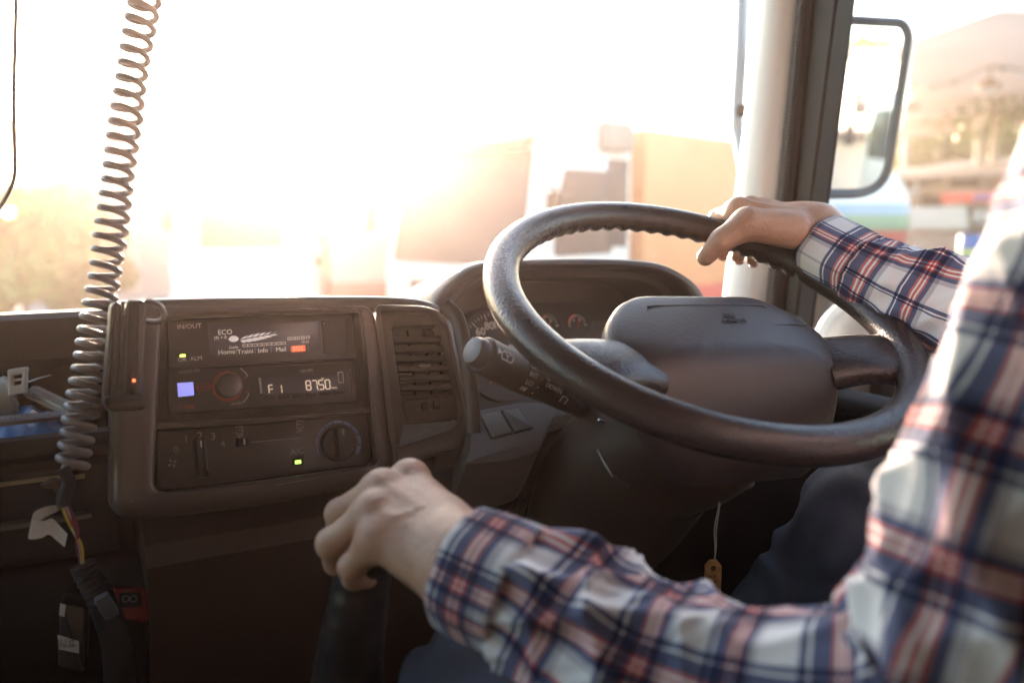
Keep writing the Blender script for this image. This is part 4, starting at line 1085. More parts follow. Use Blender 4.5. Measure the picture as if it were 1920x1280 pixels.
# spokes: flat broad arms from the pad to the rim
def spoke(sgn, b0, b1):
    a0, a1 = prot((sgn * .098, b0)), prot((sgn * WR * math.cos(math.asin(b1 / WR)), b1))
    pts, rx, ry = [], [], []
    for s in np.linspace(0, 1, 12):
        p = a0 + (a1 - a0) * s
        pts.append(WP.w(p, -.020 + .012 * s + .006 * math.sin(math.pi * s)))
        flare = .034 + .006 * (s - .35) ** 2 * 4 * (1 if s > .35 else .4)
        rx.append(flare); ry.append(.012 + .004 * (1 - s))
    T_, N_, B_ = frames(pts, up=WN)
    an = np.linspace(0, 2 * math.pi, 24, endpoint=False)
    e = lambda c: abs(c) ** .8 * (1 if c >= 0 else -1)
    lo = [[np.asarray(pts[i]) + rx[i] * e(math.cos(t)) * N_[i] + ry[i] * e(math.sin(t)) * B_[i] for t in an] for i in range(len(pts))]
    return loft(lo, True, True, True)
obj("spoke", spoke(-1, -.070, -.086), MT['leather'], wheel)
obj("spoke", spoke(1, -.070, -.086), MT['leather'], wheel)
hubm = WP.mat((0, -.05), -.13)
obj("hub_boss", lathe(hubm, [(.055, 0), (.058, .05), (.075, .07)], 32), MT['matte'], wheel)

# ================================================================== STEERING COLUMN
CD = nz((-.03, .62, -.78)) * -1
col = thing("steering_column", "dark brown plastic steering column shroud below the wheel, with ignition lock", "steering column", (.55, .7, 1.75))
cp_ = [WP.w((0, -.05), -.085), WP.w((0, -.05), -.12), np.array([.535, .70, 1.800]), np.array([.530, .76, 1.73]), np.array([.53, .86, 1.60]), np.array([.53, .95, 1.45]), np.array([.53, 1.02, 1.2])]
rr = [(.060, .055), (.080, .068), (.094, .074), (.096, .076), (.075, .065), (.06, .06), (.06, .06)]
cpp, crr = smooth_path(cp_, 6, rr)
obj("shroud", tube(cpp, crr[:, 0], 28, True, crr[:, 1]), MT['dash'], col)
obj("shroud_seam", tube([np.array(P(1122, 843, .80)) + 0 * i for i in (0,)] + [P(1135, 868, .79), P(1150, 892, .785), P(1178, 912, .79)], .0022, 6), MT['trim'], col)
lk = Matrix.Translation(Vector(P(1350, 905, .86))) @ Matrix(((0, 1, 0), (0, 0, 1), (1, 0, 0))).to_4x4()
ign = obj("ignition_lock", lathe(lk, [(.007, -.02), (.0075, -.01), (.007, 0), (.004, .0015)], 24), MT['black'], col)
obj("bright_edge", rbox(P(1128, 789, .79), (.009, .003, .003), .001, Matrix.Rotation(.4, 4, 'Y')), MT['chrome'], col)

# wiper stalk
A_, B_ = P(884, 655, .775), P(1078, 752, .865)
ax = nz(B_ - A_)
L_ = np.linalg.norm(B_ - A_)
fc0 = CAM - (A_ + B_) / 2
fc = nz(fc0 - ax * (fc0 @ ax))                     # side of the stalk turned to the seats
up_ = nz(np.cross(fc, ax)); up_ = up_ if up_[2] > 0 else -up_
stalk = thing("wiper_stalk", "brown wiper stalk poking out past the wheel rim, printed OFF INT LO", "control stalk", B_)
def srings(ss):
    n = 32; lo = []
    for s, r, fl in ss:
        c = A_ + ax * s * L_
        lo.append([c + r * math.cos(t) * fc + r * fl * math.sin(t) * up_ for t in np.linspace(0, 2 * math.pi, n, endpoint=False)])
    return loft(lo, True, True, True)
obj("stalk_body", srings([(.088, .0160, 1), (.10, .0178, 1), (.30, .0182, 1), (.40, .0182, 1), (.405, .0176, 1)]), MT['dash'], stalk)
obj("turning_ring", srings([(.408, .0176, 1), (.413, .0182, 1), (.55, .0178, 1), (.555, .0170, 1)]), MT['dash'], stalk)
obj("stalk_neck", srings([(.558, .0172, 1), (.75, .0158, 1), (1.0, .014, 1), (1.5, .0125, 1), (2.0, .012, 1)]), MT['dash'], stalk)
obj("end_button", srings([(.0, .008, 1), (.006, .0122, 1), (.03, .0140, 1), (.08, .0146, 1), (.09, .0146, 1)]), mat("stalk_button", (.10, .08, .068), .4), stalk)
def spl(t, off, r=.0184):
    a = off / r
    n_ = fc * math.cos(a) + up_ * math.sin(a)
    u2 = -fc * math.sin(a) + up_ * math.cos(a)
    pl = Plane(A_ + ax * t * L_ + n_ * r, ax, u2)
    return pl if pl.n @ n_ > 0 else Plane(A_ + ax * t * L_ + n_ * r, -ax, u2)
def stalktext():
    gs = []
    for s, t, off in (("OFF", .455, .0125), ("INT", .450, .0045), ("LO", .445, -.0040), ("HI", .44, -.0120)):
        gs.append(text(spl(t, off), s, (0, 0), .0072, -.0004, .0008))
        gs.append(pbox(spl(.525, off), (0, 0), (.0014, .0014, .0008), -.0004, .0002))
    gs.append(text(spl(.665, .002, .0170), "DOWN", (0, 0), .0068, -.0005, .0010))
    pl = spl(.655, .0105, .0170)
    gs.append(plate(pl, [(-.005, -.0025), (.005, -.0025), (.003, .0025), (-.003, .0025)], -.0006, .0006, .0001))
    pl = spl(.195, .0085)
    gs.append(strip(pl, [(-.006, -.0035), (-.0078, .0015), (-.004, .0045), (.004, .0045), (.0078, .0015), (.006, -.0035), (-.006, -.0035)], .0009, -.0010, .0006))
    gs += [strip(pl, [(0, -.0028), (0, .001)], .0008, 0, .0006), strip(pl, [(-.003, .003), (0, .001), (.003, .003)], .0008, 0, .0006)]
    pl = spl(.125, .0105)
    gs.append(plate(pl, [(-.002, -.003), (.003, 0), (-.002, .003)], -.0006, .0006, .0001))
    pl = spl(.585, .0085, .0176)
    gs.append(plate(pl, [(.003, -.002), (.003, .003), (-.002, 0)], -.0006, .0006, .0001))
    pl = spl(.80, -.004, .0158)
    gs.append(strip(pl, [(-.004, -.003), (-.004, .003), (0, .004), (.004, .003), (.004, -.003)], .0007, -.0010, .0008))
    return join(*gs)
obj("stalk_lettering", stalktext(), MT['print'], stalk)

# hanging key tag
tagp = P(1336, 1085, .84)
kt = thing("key_tag", "worn brass-coloured key tag hanging on a thin cord from the ignition key", "key tag", tagp)
obj("key", join(rbox(P(1352, 908, .84), (.016, .006, .010), .002), rbox(P(1340, 912, .842), (.012, .002, .004), .0005)), MT['chrome'], kt)
k0, k1 = P(1348, 915, .84), P(1337, 1058, .84)
sw_ = [k0 + (k1 - k0) * s + np.array([.0016 * math.sin(s * 9), 0, 0]) for s in np.linspace(0, 1, 24)]
obj("cord", join(tube(sw_, .0007, 6), tube([p + np.array([.0035 * math.sin(math.pi * i / 23), .001, 0]) for i, p in enumerate(sw_)], .0006, 6)), mat("tag_cord", (.30, .26, .22), .8), kt)
TG = Plane(tagp, (.95, -.3, 0), (0, 0, 1))
tg = TG.pts([(1322, 1058), (1331, 1048), (1343, 1048), (1353, 1060), (1351, 1122), (1320, 1120)])
hole = TG.px(1337, 1064)
tgm = obj("tag_plate", plate(TG, rounded(tg, .001, 3), -.0008, .0008, .0004), mat("worn_brass", (.36, .19, .055), .45, metal=.35, var=.3, vscale=160), kt)
obj("eyelet", lathe(TG.mat(hole, .0008), [(.0026, 0), (.0024, .0006), (.0014, .0006), (.0013, -.001)], 16), MT['matte'], tgm)
obj("tag_lettering", join(*[text(TG, s, TG.px(1336, 1080 + 9 * i), .0042, .0008) for i, s in enumerate(("07 81", "38 20", "2 11"))]), MT['matte'], tgm)

# ================================================================== GEAR LEVER
gl = thing("gear_lever", "black gear lever with a ribbed sleeve gripped by the driver's lower hand", "gear lever", P(650, 1280, .66))
KN = P(690, 1020, .640)
gpth = [KN, P(680, 1075, .645), P(668, 1150, .65), P(655, 1240, .66), P(650, 1330, .67), P(648, 1600, .72)]
gr = [[.022], [.0215], [.0235], [.026], [.029], [.034]]
gp2, gr2 = smooth_path(gpth, 8, gr)
obj("lever_sleeve", tube(gp2, gr2[:, 0] * (1 + .02 * np.sin(np.arange(len(gp2)) * 1.6)), 24), mat("lever_leather", (.010, .009, .0085), .42, bump=.5, bscale=500, btype='vor'), gl)
obj("knob", ball(KN + np.array([0, 0, -.004]), (.026, .028, .022)), MT['black'], gl)

# ================================================================== COILED CORD AND LOOSE WIRE
def coil():
    ctr_px = [(392, -660, .86), (345, -400, .83), (300, -160, .80), (284, -70, .79), (268, 20, .78), (252, 110, .775), (232, 250, .765), (215, 380, .757), (196, 520, .748), (175, 640, .74), (158, 740, .732), (146, 810, .728), (134, 880, .724)]
    c, r = smooth_path([P(*q) for q in ctr_px], 60, [[.0118], [.0118], [.0118], [.0118], [.0118], [.0116], [.0116], [.0115], [.0116], [.0118], [.0118], [.0118], [.0118]])
    seg = np.r_[0, np.cumsum(np.linalg.norm(np.diff(c, axis=0), axis=1))]
    # turns get closer towards the bottom
    tot = seg[-1]
    dens = lambda s: 1 / (.0141 - .0032 * min(1, max(0, (s / tot - .58) / .34)))
    ph = np.r_[0, np.cumsum([dens((a + b) / 2) * (b - a) for a, b in zip(seg[:-1], seg[1:])])]
    nt_ = int(ph[-1]) * 22
    tt = np.linspace(0, ph[-1], nt_)
    cc = np.stack([np.interp(tt, ph, c[:, k]) for k in range(3)], 1)
    T_, N_, B_ = frames(cc, up=[0, 1, 0])
    jit = 1 + .03 * np.sin(tt * .9)
    rr_ = np.interp(tt, ph, r[:, 0]) * jit
    a = -2 * math.pi * tt
    return cc + rr_[:, None] * (np.cos(a)[:, None] * N_ + np.sin(a)[:, None] * B_)
hel = coil()
cord = thing("coiled_cord", "long grey coiled microphone cord hanging down in front of the windshield", "coiled cord", hel[-1])
obj("coil", tube(hel, .0030, 8), MT['cord'], cord, sharp=None)
bt = [hel[-1], hel[-1] + np.array([.004, -.002, -.012]), P(118, 935, .73), P(122, 950, .73)]
obj("strain_relief", tube(smooth_path(bt, 6), .0055, 10), MT['matte'], cord)

wp = [P(30, -300, .95), P(31, -60, .95), P(29, 60, .95), P(26, 180, .95), P(27, 260, .95), P(28, 320, .95), P(22, 348, .95), P(6, 380, .95), P(-20, 430, .95), P(-60, 560, .97)]
tag(obj("loose_wire", tube(smooth_path(wp, 10), .0021, 8), mat("wire_sheath", (.12, .095, .09), .5), loc=P(28, 310, .95)), "thin dark wire hanging against the windshield, bent aside near its lower end", "wire")

# ================================================================== HANDSET ON THE LEFT OF THE STACK
HS = Plane(P(233, 665, .712), (1, 0, 0), (0, math.sin(RAD(6)), math.cos(RAD(6))))
hs = thing("radio_handset", "slim black radio handset with a red lamp, upright in its cradle beside the centre stack", "handset", P(233, 765, .712))
hb_ = rounded(HS.pts([(237, 566), (243, 561), (268, 561), (274, 567), (266, 748), (232, 750)], 0), .004, 5)
hbd = obj("handset_body", plate(HS, hb_, -.022, .004, .004), MT['black'], hs)
hb2 = rounded(HS.pts([(206, 572), (222, 562), (230, 574), (226, 690), (214, 745), (192, 748)], -.004), .005, 5)
obj("cradle_side", plate(HS, hb2, -.035, -.002, .004), MT['black'], hs)
hb3 = rounded(HS.pts([(194, 742), (272, 738), (273, 764), (262, 769), (205, 771), (194, 764)], .002), .003, 5)
obj("cradle_base", plate(HS, hb3, -.038, .008, .004), MT['matte'], hs)
obj("red_lamp", ball(HS.w(HS.px(251, 713, .004), .0042), .0014, sub=2), MT['ledr'], hbd)
obj("body_seam", join(tube([HS.w(HS.px(x, y, .004), .0042) for x, y in ((262, 570), (259, 660), (256, 735))], .0006, 6), tube([HS.w(HS.px(x, y, .004), .0042) for x, y in ((240, 575), (236, 660), (234, 735))], .0006, 6)), MT['dash'], hbd)
lp = [P(270, 567, .722), P(284, 565, .722), P(299, 572, .725), P(307, 586, .727), P(303, 599, .727), P(292, 604, .725), P(276, 602, .725)]
obj("cable_loop", tube(smooth_path(lp, 8), .0024, 8), MT['cord'], hs)

# ================================================================== CLUTTER IN THE OPEN TRAY AND BELOW
TF = 1.8465
clip = thing("plastic_clip", "small cream plastic strap clip with a slot, standing in the open tray", "clip", P(35, 740, .80))
CP = Plane(P(33, 716, .785), nz((1, -.12, 0)), nz((0, .2, 1)))
co, ci = rounded(CP.pts([(15, 693), (52, 687), (50, 735), (17, 742)]), .002, 4), rounded(CP.pts([(24, 704), (43, 701), (41, 720), (25, 723)]), .001, 4)
obj("frame", join(bezel(CP, co, ci, -.006, .004, -.006, .001), loft([[CP.w(p, -.006) for p in co], [CP.w(p, -.006) for p in ci]])), MT['whiteplastic'], clip)
obj("crossbar", strip(CP, CP.pts([(25, 713), (42, 710.5)]), .002, -.004, .002), MT['whiteplastic'], clip)
obj("strap_end", tube([P(52, 716, .785), P(75, 708, .80), P(95, 703, .82)], .0008, 6), MT['metal'], clip)
stp = thing("strap_buckle", "grey flat plastic strap lying slanted across the open tray", "strap", P(90, 752, .80))
BPp = Plane(P(90, 750, .80), nz(P(128, 770, .79) - P(45, 735, .80)), nz((0, .35, 1)))
so2 = rounded(BPp.pts([(40, 738), (60, 722), (132, 756), (138, 772), (120, 778), (48, 746)]), .002, 4)
obj("strap_body", plate(BPp, so2, -.008, 0, .002), mat("grey_strap", (.26, .235, .20), .5, var=.1), stp)
obj("rail", strip(BPp, BPp.pts([(62, 738), (126, 768)]), .0022, 0, .0014), MT['trim'], stp)
def packet():
    lo = []
    r2 = random.Random(3)
    for i in range(13):
        row = []
        for j in range(9):
            s, t = i / 12, j / 8
            q = P(-25 + 150 * s, 775, .77 + .07 * t)
            q[2] = TF + .003 + .018 * math.sin(math.pi * s) ** .6 * math.sin(math.pi * t) ** .6 * (.7 + .6 * r2.random())
            row.append(q)
        lo.append(row)
    return loft(lo, False)
def packmat():
    m = mat("packet_film", (.05, .16, .40), .25)
    t = m.node_tree; n = t.nodes.new("ShaderNodeTexNoise"); n.inputs["Scale"].default_value = 55; r = t.nodes.new("ShaderNodeValToRGB")
    r.color_ramp.interpolation = 'CONSTANT'
    r.color_ramp.elements[0].color = (.05, .17, .42, 1); r.color_ramp.elements[1].position = .56; r.color_ramp.elements[1].color = (.65, .66, .66, 1)
    tc = t.nodes.new("ShaderNodeTexCoord"); t.links.new(tc.outputs["Object"], n.inputs[0]); t.links.new(n.outputs["Fac"], r.inputs[0]); t.links.new(r.outputs[0], t.nodes["Principled BSDF"].inputs["Base Color"])
    return m
tag(obj("blue_packet", packet(), packmat(), loc=P(60, 775, .80)), "crinkled blue and white plastic packet lying in the open tray", "packet")
bk = thing("paper_booklet", "dark paper booklet with faint lettering, lying under the blue packet at the tray lip", "booklet", P(70, 785, .78))
BL = Plane(P(70, 783, .775), nz((1, -.05, 0)), nz((0, .9, .40)))
obj("pages", plate(BL, rounded(BL.pts([(-40, 782), (128, 768), (133, 778), (-40, 797)]), .001, 2), -.004, 0, .0005), mat("booklet_cover", (.10, .09, .085), .5), bk)
obj("cover_lettering", text(BL, "SERVICE COUPON", BL.px(58, 779), .0062, 0, .0003, rot=.0), MT['dimprint'], bk)
tag(obj("tape_roll", lathe(Matrix.Translation(Vector(P(0, 748, .80))) @ Matrix.Rotation(1.3, 4, 'Y'), [(.010, -.012), (.018, -.012), (.0195, -.01), (.0195, .01), (.018, .012), (.010, .012)], 28, False), mat("tape_roll_card", (.42, .37, .30), .4), loc=P(0, 748, .80)), "rounded pale tape roll lying in the open tray behind the cream clip", "tape roll")

ribp = [P(116, 936, .735), P(110, 951, .733), P(85, 960, .728), P(62, 975, .722), P(58, 992, .722), P(80, 992, .726), P(95, 987, .73), P(110, 1000, .733), P(124, 1013, .735)]
rp_ = smooth_path(ribp, 6)
rw = np.interp(np.linspace(0, 1, len(rp_)), [0, .2, .45, .6, .8, 1], [.001, .004, .009, .008, .007, .006])
def ribbon(path, wd, upv):
    gs = []
    for p, q_ in zip(path, wd):
        u_ = nz(np.asarray(upv, float)) * q_
        gs.append([p - u_, p + u_, p + u_ + np.array([0, .0006, 0]), p - u_ + np.array([0, .0006, 0])])
    return loft(gs, True, True, True)
tag(obj("torn_tape", ribbon(rp_, rw, (.25, -.1, 1)), MT['whiteplastic'], loc=P(95, 985, .73)), "torn white tape strip dangling beside the coloured wires", "tape strip")
hrn = thing("wire_bundle", "thin yellow, red, white and dark wires hanging below the coiled cord into a connector", "wires", P(135, 1000, .735))
for i, (c_, nm_) in enumerate((((.50, .38, .03), "yellow"), ((.40, .03, .03), "red"), ((.5, .5, .48), "white"), ((.03, .05, .04), "dark"), ((.20, .03, .03), "maroon"))):
    off = (i - 2) * 3.2
    pth = smooth_path([P(116 + off * .4, 934, .733), P(126 + off, 957, .731 + .002 * i), P(139 + off * .7 + 2 * math.sin(i * 2), 990, .734), P(148 - off * .6, 1020, .736), P(154 - off * .3, 1058, .738)], 8)
    o_ = obj("wire", tube(pth, .0013, 6), mat(nm_ + "_wire_sheath", c_, .4), hrn)
    o_["label"] = nm_ + " wire"
cpth = smooth_path([P(154, 1056, .738), P(165, 1080, .74), P(182, 1108, .745), P(200, 1150, .75), P(214, 1190, .755), P(222, 1240, .76), P(225, 1300, .77)], 8)
obj("rubber_boot", tube(cpth, .010 + .0035 * np.linspace(0, 1, len(cpth)) + .0012 * np.sin(np.arange(len(cpth)) * 2.1) * (np.arange(len(cpth)) < 22), 14), MT['matte'], hrn)
obj("connector_band", rbox(P(200, 1135, .735), (.012, .01, .022), .002, Matrix.Rotation(-.4, 4, 'Y')), mat("slate_plastic", (.09, .10, .12), .4), hrn)
bx = thing("adapter_box", "small black adapter box with two white stickers hanging below the coiled cord", "adapter", P(138, 1170, .74))
XP = Plane(P(138, 1170, .74), nz((1, -.1, 0)), nz((.08, .1, 1)))
obj("box", plate(XP, rounded(XP.pts([(112, 1130), (164, 1138), (160, 1260), (108, 1250)]), .004, 4), -.03, 0, .003), MT['black'], bx)
obj("sticker", plate(XP, XP.pts([(113, 1130), (124, 1133), (121, 1156), (111, 1152)]), 0, .0004, .0001), MT['white'], bx)
s2 = obj("sticker", plate(XP, XP.pts([(108, 1189), (148, 1201), (148, 1224), (110, 1216)]), 0, .0004, .0001), MT['white'], bx)
obj("sticker_lettering", join(text(XP, "A5 1-24", XP.px(122, 1200), .0045, .0004, rot=-.2), text(XP, "070-581", XP.px(126, 1209), .0045, .0004, rot=-.2)), MT['matte'], s2)
rs = thing("red_switch", "dark red rocker switch with two white ring marks, low beside the connector", "switch", P(245, 1125, .78))
RSP = Plane(P(245, 1125, .78), (1, 0, 0), nz((0, .3, 1)))
obj("housing", plate(RSP, rounded(RSP.pts([(214, 1104), (276, 1102), (283, 1158), (272, 1166), (216, 1160)]), .003, 4), -.03, 0, .002), mat("red_switch_plastic", (.20, .012, .012), .4), rs)
rk_ = obj("rocker", plate(RSP, rounded(RSP.pts([(222, 1110), (264, 1108), (266, 1136), (224, 1138)]), .002, 4), 0, .004, .0015), MT['matte'], rs)
obj("ring_marks", join(*[loft([[RSP.w(p, .0043) for p in arc2(RSP.px(x_, 1122, .004), .0028, 0, 350, 14, .0007)]], True, True) for x_ in (236, 250)]), MT['dimprint'], rk_)
# ================================================================== THE DRIVER
def skinmat():
    m = mat("skin", (.42, .225, .14), .42, bump=.35, bscale=650, var=0, sss=.06)
    t = m.node_tree; b = t.nodes["Principled BSDF"]; tc = t.nodes.new("ShaderNodeTexCoord")
    n = t.nodes.new("ShaderNodeTexNoise"); n.inputs["Scale"].default_value = 28; n.inputs["Detail"].default_value = 5
    r = t.nodes.new("ShaderNodeValToRGB")
    r.color_ramp.elements[0].position, r.color_ramp.elements[1].position = .3, .72
    r.color_ramp.elements[0].color = (.44, .235, .15, 1); r.color_ramp.elements[1].color = (.60, .375, .255, 1)
    t.links.new(tc.outputs["Object"], n.inputs[0]); t.links.new(n.outputs["Fac"], r.inputs[0]); t.links.new(r.outputs[0], b.inputs["Base Color"])
    # fine creases on top of the pores
    vo_ = t.nodes.new('ShaderNodeTexVoronoi'); vo_.feature = 'DISTANCE_TO_EDGE'; vo_.inputs['Scale'].default_value = 420; t.links.new(tc.outputs['Object'], vo_.inputs['Vector'])
    mr_ = t.nodes.new('ShaderNodeMapRange'); mr_.inputs[2].default_value = .12; t.links.new(vo_.outputs['Distance'], mr_.inputs[0])
    b3 = t.nodes.new('ShaderNodeBump'); b3.inputs['Strength'].default_value = .35; b3.inputs['Distance'].default_value = .0004; t.links.new(mr_.outputs[0], b3.inputs['Height'])
    bp = b.inputs["Normal"].links[0].from_node
    w2 = t.nodes.new("ShaderNodeTexNoise"); w2.inputs["Scale"].default_value = 130; w2.inputs["Detail"].default_value = 4; w2.inputs["Distortion"].default_value = 1.5
    b2 = t.nodes.new("ShaderNodeBump"); b2.inputs["Strength"].default_value = .8; b2.inputs["Distance"].default_value = .0012
    t.links.new(tc.outputs["Object"], w2.inputs[0]); t.links.new(w2.outputs["Fac"], b2.inputs["Height"]); t.links.new(b3.outputs[0], b2.inputs['Normal']); t.links.new(b2.outputs[0], bp.inputs["Normal"])
    return m
MT['skin'] = skinmat()

def plaid(name, per=.058):
    m = bpy.data.materials.new(name); m.use_nodes = True
    t = m.node_tree; b = t.nodes["Principled BSDF"]; L = t.links.new
    b.inputs["Roughness"].default_value = .85; b.inputs["Sheen Weight"].default_value = .15; b.inputs["Specular IOR Level"].default_value = .2
    uv = t.nodes.new("ShaderNodeUVMap"); uv.uv_map = "UVMap"
    sx = t.nodes.new("ShaderNodeSeparateXYZ"); L(uv.outputs[0], sx.inputs[0])
    W, N, RD, G, LB = (.80, .79, .79), (.016, .021, .065), (.40, .040, .034), (.33, .32, .36), (.70, .72, .76)
    seq = [(0, W), (.15, LB), (.19, N), (.25, W), (.275, N), (.42, RD), (.46, W), (.49, RD), (.535, W), (.565, RD), (.60, N), (.68, G), (.77, W)]
    seq = [(p_, tuple(math.sqrt(x) for x in c_)) for p_, c_ in seq]   # warp x weft: the two sets of threads multiply
    outs = []
    for ax in (0, 1):
        mu = t.nodes.new("ShaderNodeMath"); mu.operation = 'MULTIPLY_ADD'; mu.inputs[1].default_value = 1 / per; mu.inputs[2].default_value = 50.37 if ax else 50.1
        fr = t.nodes.new("ShaderNodeMath"); fr.operation = 'FRACT'
        L(sx.outputs[ax], mu.inputs[0]); L(mu.outputs[0], fr.inputs[0])
        r = t.nodes.new("ShaderNodeValToRGB"); r.color_ramp.interpolation = 'CONSTANT'
        e = r.color_ramp.elements
        e[0].position = 0; e[0].color = (*seq[0][1], 1)
        e[1].position = seq[1][0]; e[1].color = (*seq[1][1], 1)
        for p_, c_ in seq[2:]:
            q = e.new(p_); q.color = (*c_, 1)
        L(fr.outputs[0], r.inputs[0]); outs.append(r.outputs[0])
    mx = t.nodes.new("ShaderNodeMix"); mx.data_type = 'RGBA'; mx.blend_type = 'MULTIPLY'; mx.inputs[0].default_value = 1
    L(outs[0], mx.inputs[6]); L(outs[1], mx.inputs[7])
    n = t.nodes.new("ShaderNodeTexNoise"); n.inputs["Scale"].default_value = 900; L(uv.outputs[0], n.inputs[0])
    mr = t.nodes.new("ShaderNodeMapRange"); mr.inputs[3].default_value, mr.inputs[4].default_value = .78, 1.12; L(n.outputs["Fac"], mr.inputs[0])
    m2 = t.nodes.new("ShaderNodeMix"); m2.data_type = 'RGBA'; m2.blend_type = 'MULTIPLY'; m2.inputs[0].default_value = 1
    L(mx.outputs[2], m2.inputs[6]); L(mr.outputs[0], m2.inputs[7]); L(m2.outputs[2], b.inputs["Base Color"])
    bp = t.nodes.new("ShaderNodeBump"); bp.inputs["Strength"].default_value = .5; bp.inputs["Distance"].default_value = .0006
    L(n.outputs["Fac"], bp.inputs["Height"]); L(bp.outputs[0], b.inputs["Normal"])
    return m
MT['plaid'] = plaid("plaid_cotton")
MT['denim'] = mat("blue_denim", (.055, .066, .095), .85, bump=.8, bscale=900, var=.25, vscale=18)

# ---------------------------------------------------------------- signed-distance modelling of the body
def cap(p, a, b, ra, rb):
    ab = b - a
    L2 = max(ab @ ab, 1e-12)
    t = np.clip(((p - a) @ ab) / L2, 0, 1)
    return np.linalg.norm(p - a - t[:, None] * ab, axis=1) - (ra + (rb - ra) * t)
def smin(a, b, k):
    h = np.maximum(k - np.abs(a - b), 0) / k
    return np.minimum(a, b) - h * h * k * .25
def chain(p, pts, rs, k=.003):
    d = None
    for i in range(len(pts) - 1):
        e = cap(p, pts[i], pts[i + 1], rs[i], rs[i + 1])
        d = e if d is None else smin(d, e, k)
    return d
def ell(p, c, r):
    q = (p - c) / np.asarray(r)
    k0 = np.linalg.norm(q, axis=1); k1 = np.linalg.norm(q / np.asarray(r), axis=1)
    return k0 * (k0 - 1) / np.maximum(k1, 1e-9)

def sparse_mesh(fn, lo, hi, h, bs=8):
    """surface nets over only those blocks the surface passes through"""
    lo = np.floor(np.asarray(lo) / h).astype(int); hi = np.ceil(np.asarray(hi) / h).astype(int)
    nb = (hi - lo) // bs + 1
    g = np.stack(np.meshgrid(*[np.arange(n) for n in nb], indexing='ij'), -1).reshape(-1, 3)
    ctr = (lo + g * bs + bs / 2) * h
    d = np.concatenate([fn(c) for c in np.array_split(ctr, max(1, len(ctr) // 200000))])
    g = g[np.abs(d) < bs * h * .95 + .004]
    o = np.stack(np.meshgrid(*[np.arange(bs + 1)] * 3, indexing='ij'), -1).reshape(-1, 3)
    pts = (g[:, None, :] * bs + o[None]).reshape(-1, 3)
    dim = nb * bs + 2
    key = (pts[:, 0] * dim[1] + pts[:, 1]) * dim[2] + pts[:, 2]
    key, ix = np.unique(key, return_index=True)
    pts = pts[ix]
    val = np.concatenate([fn((c + lo) * h) for c in np.array_split(pts, max(1, len(pts) // 200000))])
    def find(k):
        i = np.searchsorted(key, k); i[i >= len(key)] = 0
        return np.where(key[i] == k, i, -1)
    s = np.array([dim[1] * dim[2], dim[2], 1])
    cor = np.stack(np.meshgrid([0, 1], [0, 1], [0, 1], indexing='ij'), -1).reshape(-1, 3)
    ci = np.stack([find(key + c @ s) for c in cor], 1)
    ok = (ci >= 0).all(1)
    ck, ci, cp = key[ok], ci[ok], pts[ok]
    cv = val[ci]
    act = (cv < 0).any(1) & (cv >= 0).any(1)
    ck, cv, cp = ck[act], cv[act], cp[act]
    acc = np.zeros((len(ck), 3)); cnt = np.zeros(len(ck))
    for a in range(8):
        for b in range(a + 1, 8):
            if np.abs(cor[a] - cor[b]).sum() != 1: continue
            m = (cv[:, a] < 0) != (cv[:, b] < 0)
            t = cv[m, a] / (cv[m, a] - cv[m, b])
            acc[m] += cor[a] + t[:, None] * (cor[b] - cor[a]); cnt[m] += 1
    V = (cp + lo + acc / cnt[:, None]) * h
    def fc(k):
        i = np.searchsorted(ck, k); i[i >= len(ck)] = 0
        return np.where(ck[i] == k, i, -1)
    Fs = []
    neg = val < 0
    for ax in range(3):
        j = find(key + s[ax])
        m = (j >= 0)
        m[m] = neg[m.nonzero()[0]] != neg[j[m]]
        k = key[m]; fl = neg[m]
        b_, c_ = s[(ax + 1) % 3], s[(ax + 2) % 3]
        q = np.stack([fc(k), fc(k - b_), fc(k - b_ - c_), fc(k - c_)], 1)
        good = (q >= 0).all(1)
        q, fl = q[good], fl[good]
        q[~fl] = q[~fl][:, ::-1]
        Fs.append(q)
    return V, np.concatenate(Fs).tolist()

def pts(*l): return [P(*q) for q in l]
# left hand on the gear knob
LWR = P(870, 1050, .574)
LF = dict(
    index=(pts((768, 898, .660), (712, 930, .690), (700, 985, .688), (712, 1018, .670)), (.0122, .0098, .0086, .0076)),
    middle=(pts((716, 917, .640), (638, 962, .652), (634, 1002, .668), (668, 1022, .674)), (.0118, .0103, .0090, .0078)),
    ring=(pts((699, 960, .616), (622, 1018, .626), (632, 1052, .642), (664, 1060, .652)), (.0116, .0104, .0090, .0078)),
    pinky=(pts((706, 1012, .597), (660, 1062, .604), (664, 1082, .620), (690, 1084, .630)), (.0108, .0088, .0076, .0068)))
LM = [(P(852, 985, .604), LF['index'][0][0], .0155, .0128), (P(858, 1015, .588), LF['middle'][0][0], .0165, .0125), (P(852, 1055, .576), LF['ring'][0][0], .0170, .0122), (P(838, 1090, .572), LF['pinky'][0][0], .0175, .0118)]
LT_ = (pts((835, 985, .612), (785, 985, .655), (742, 1005, .680), (715, 1020, .690)), (.0165, .0135, .0105, .009))
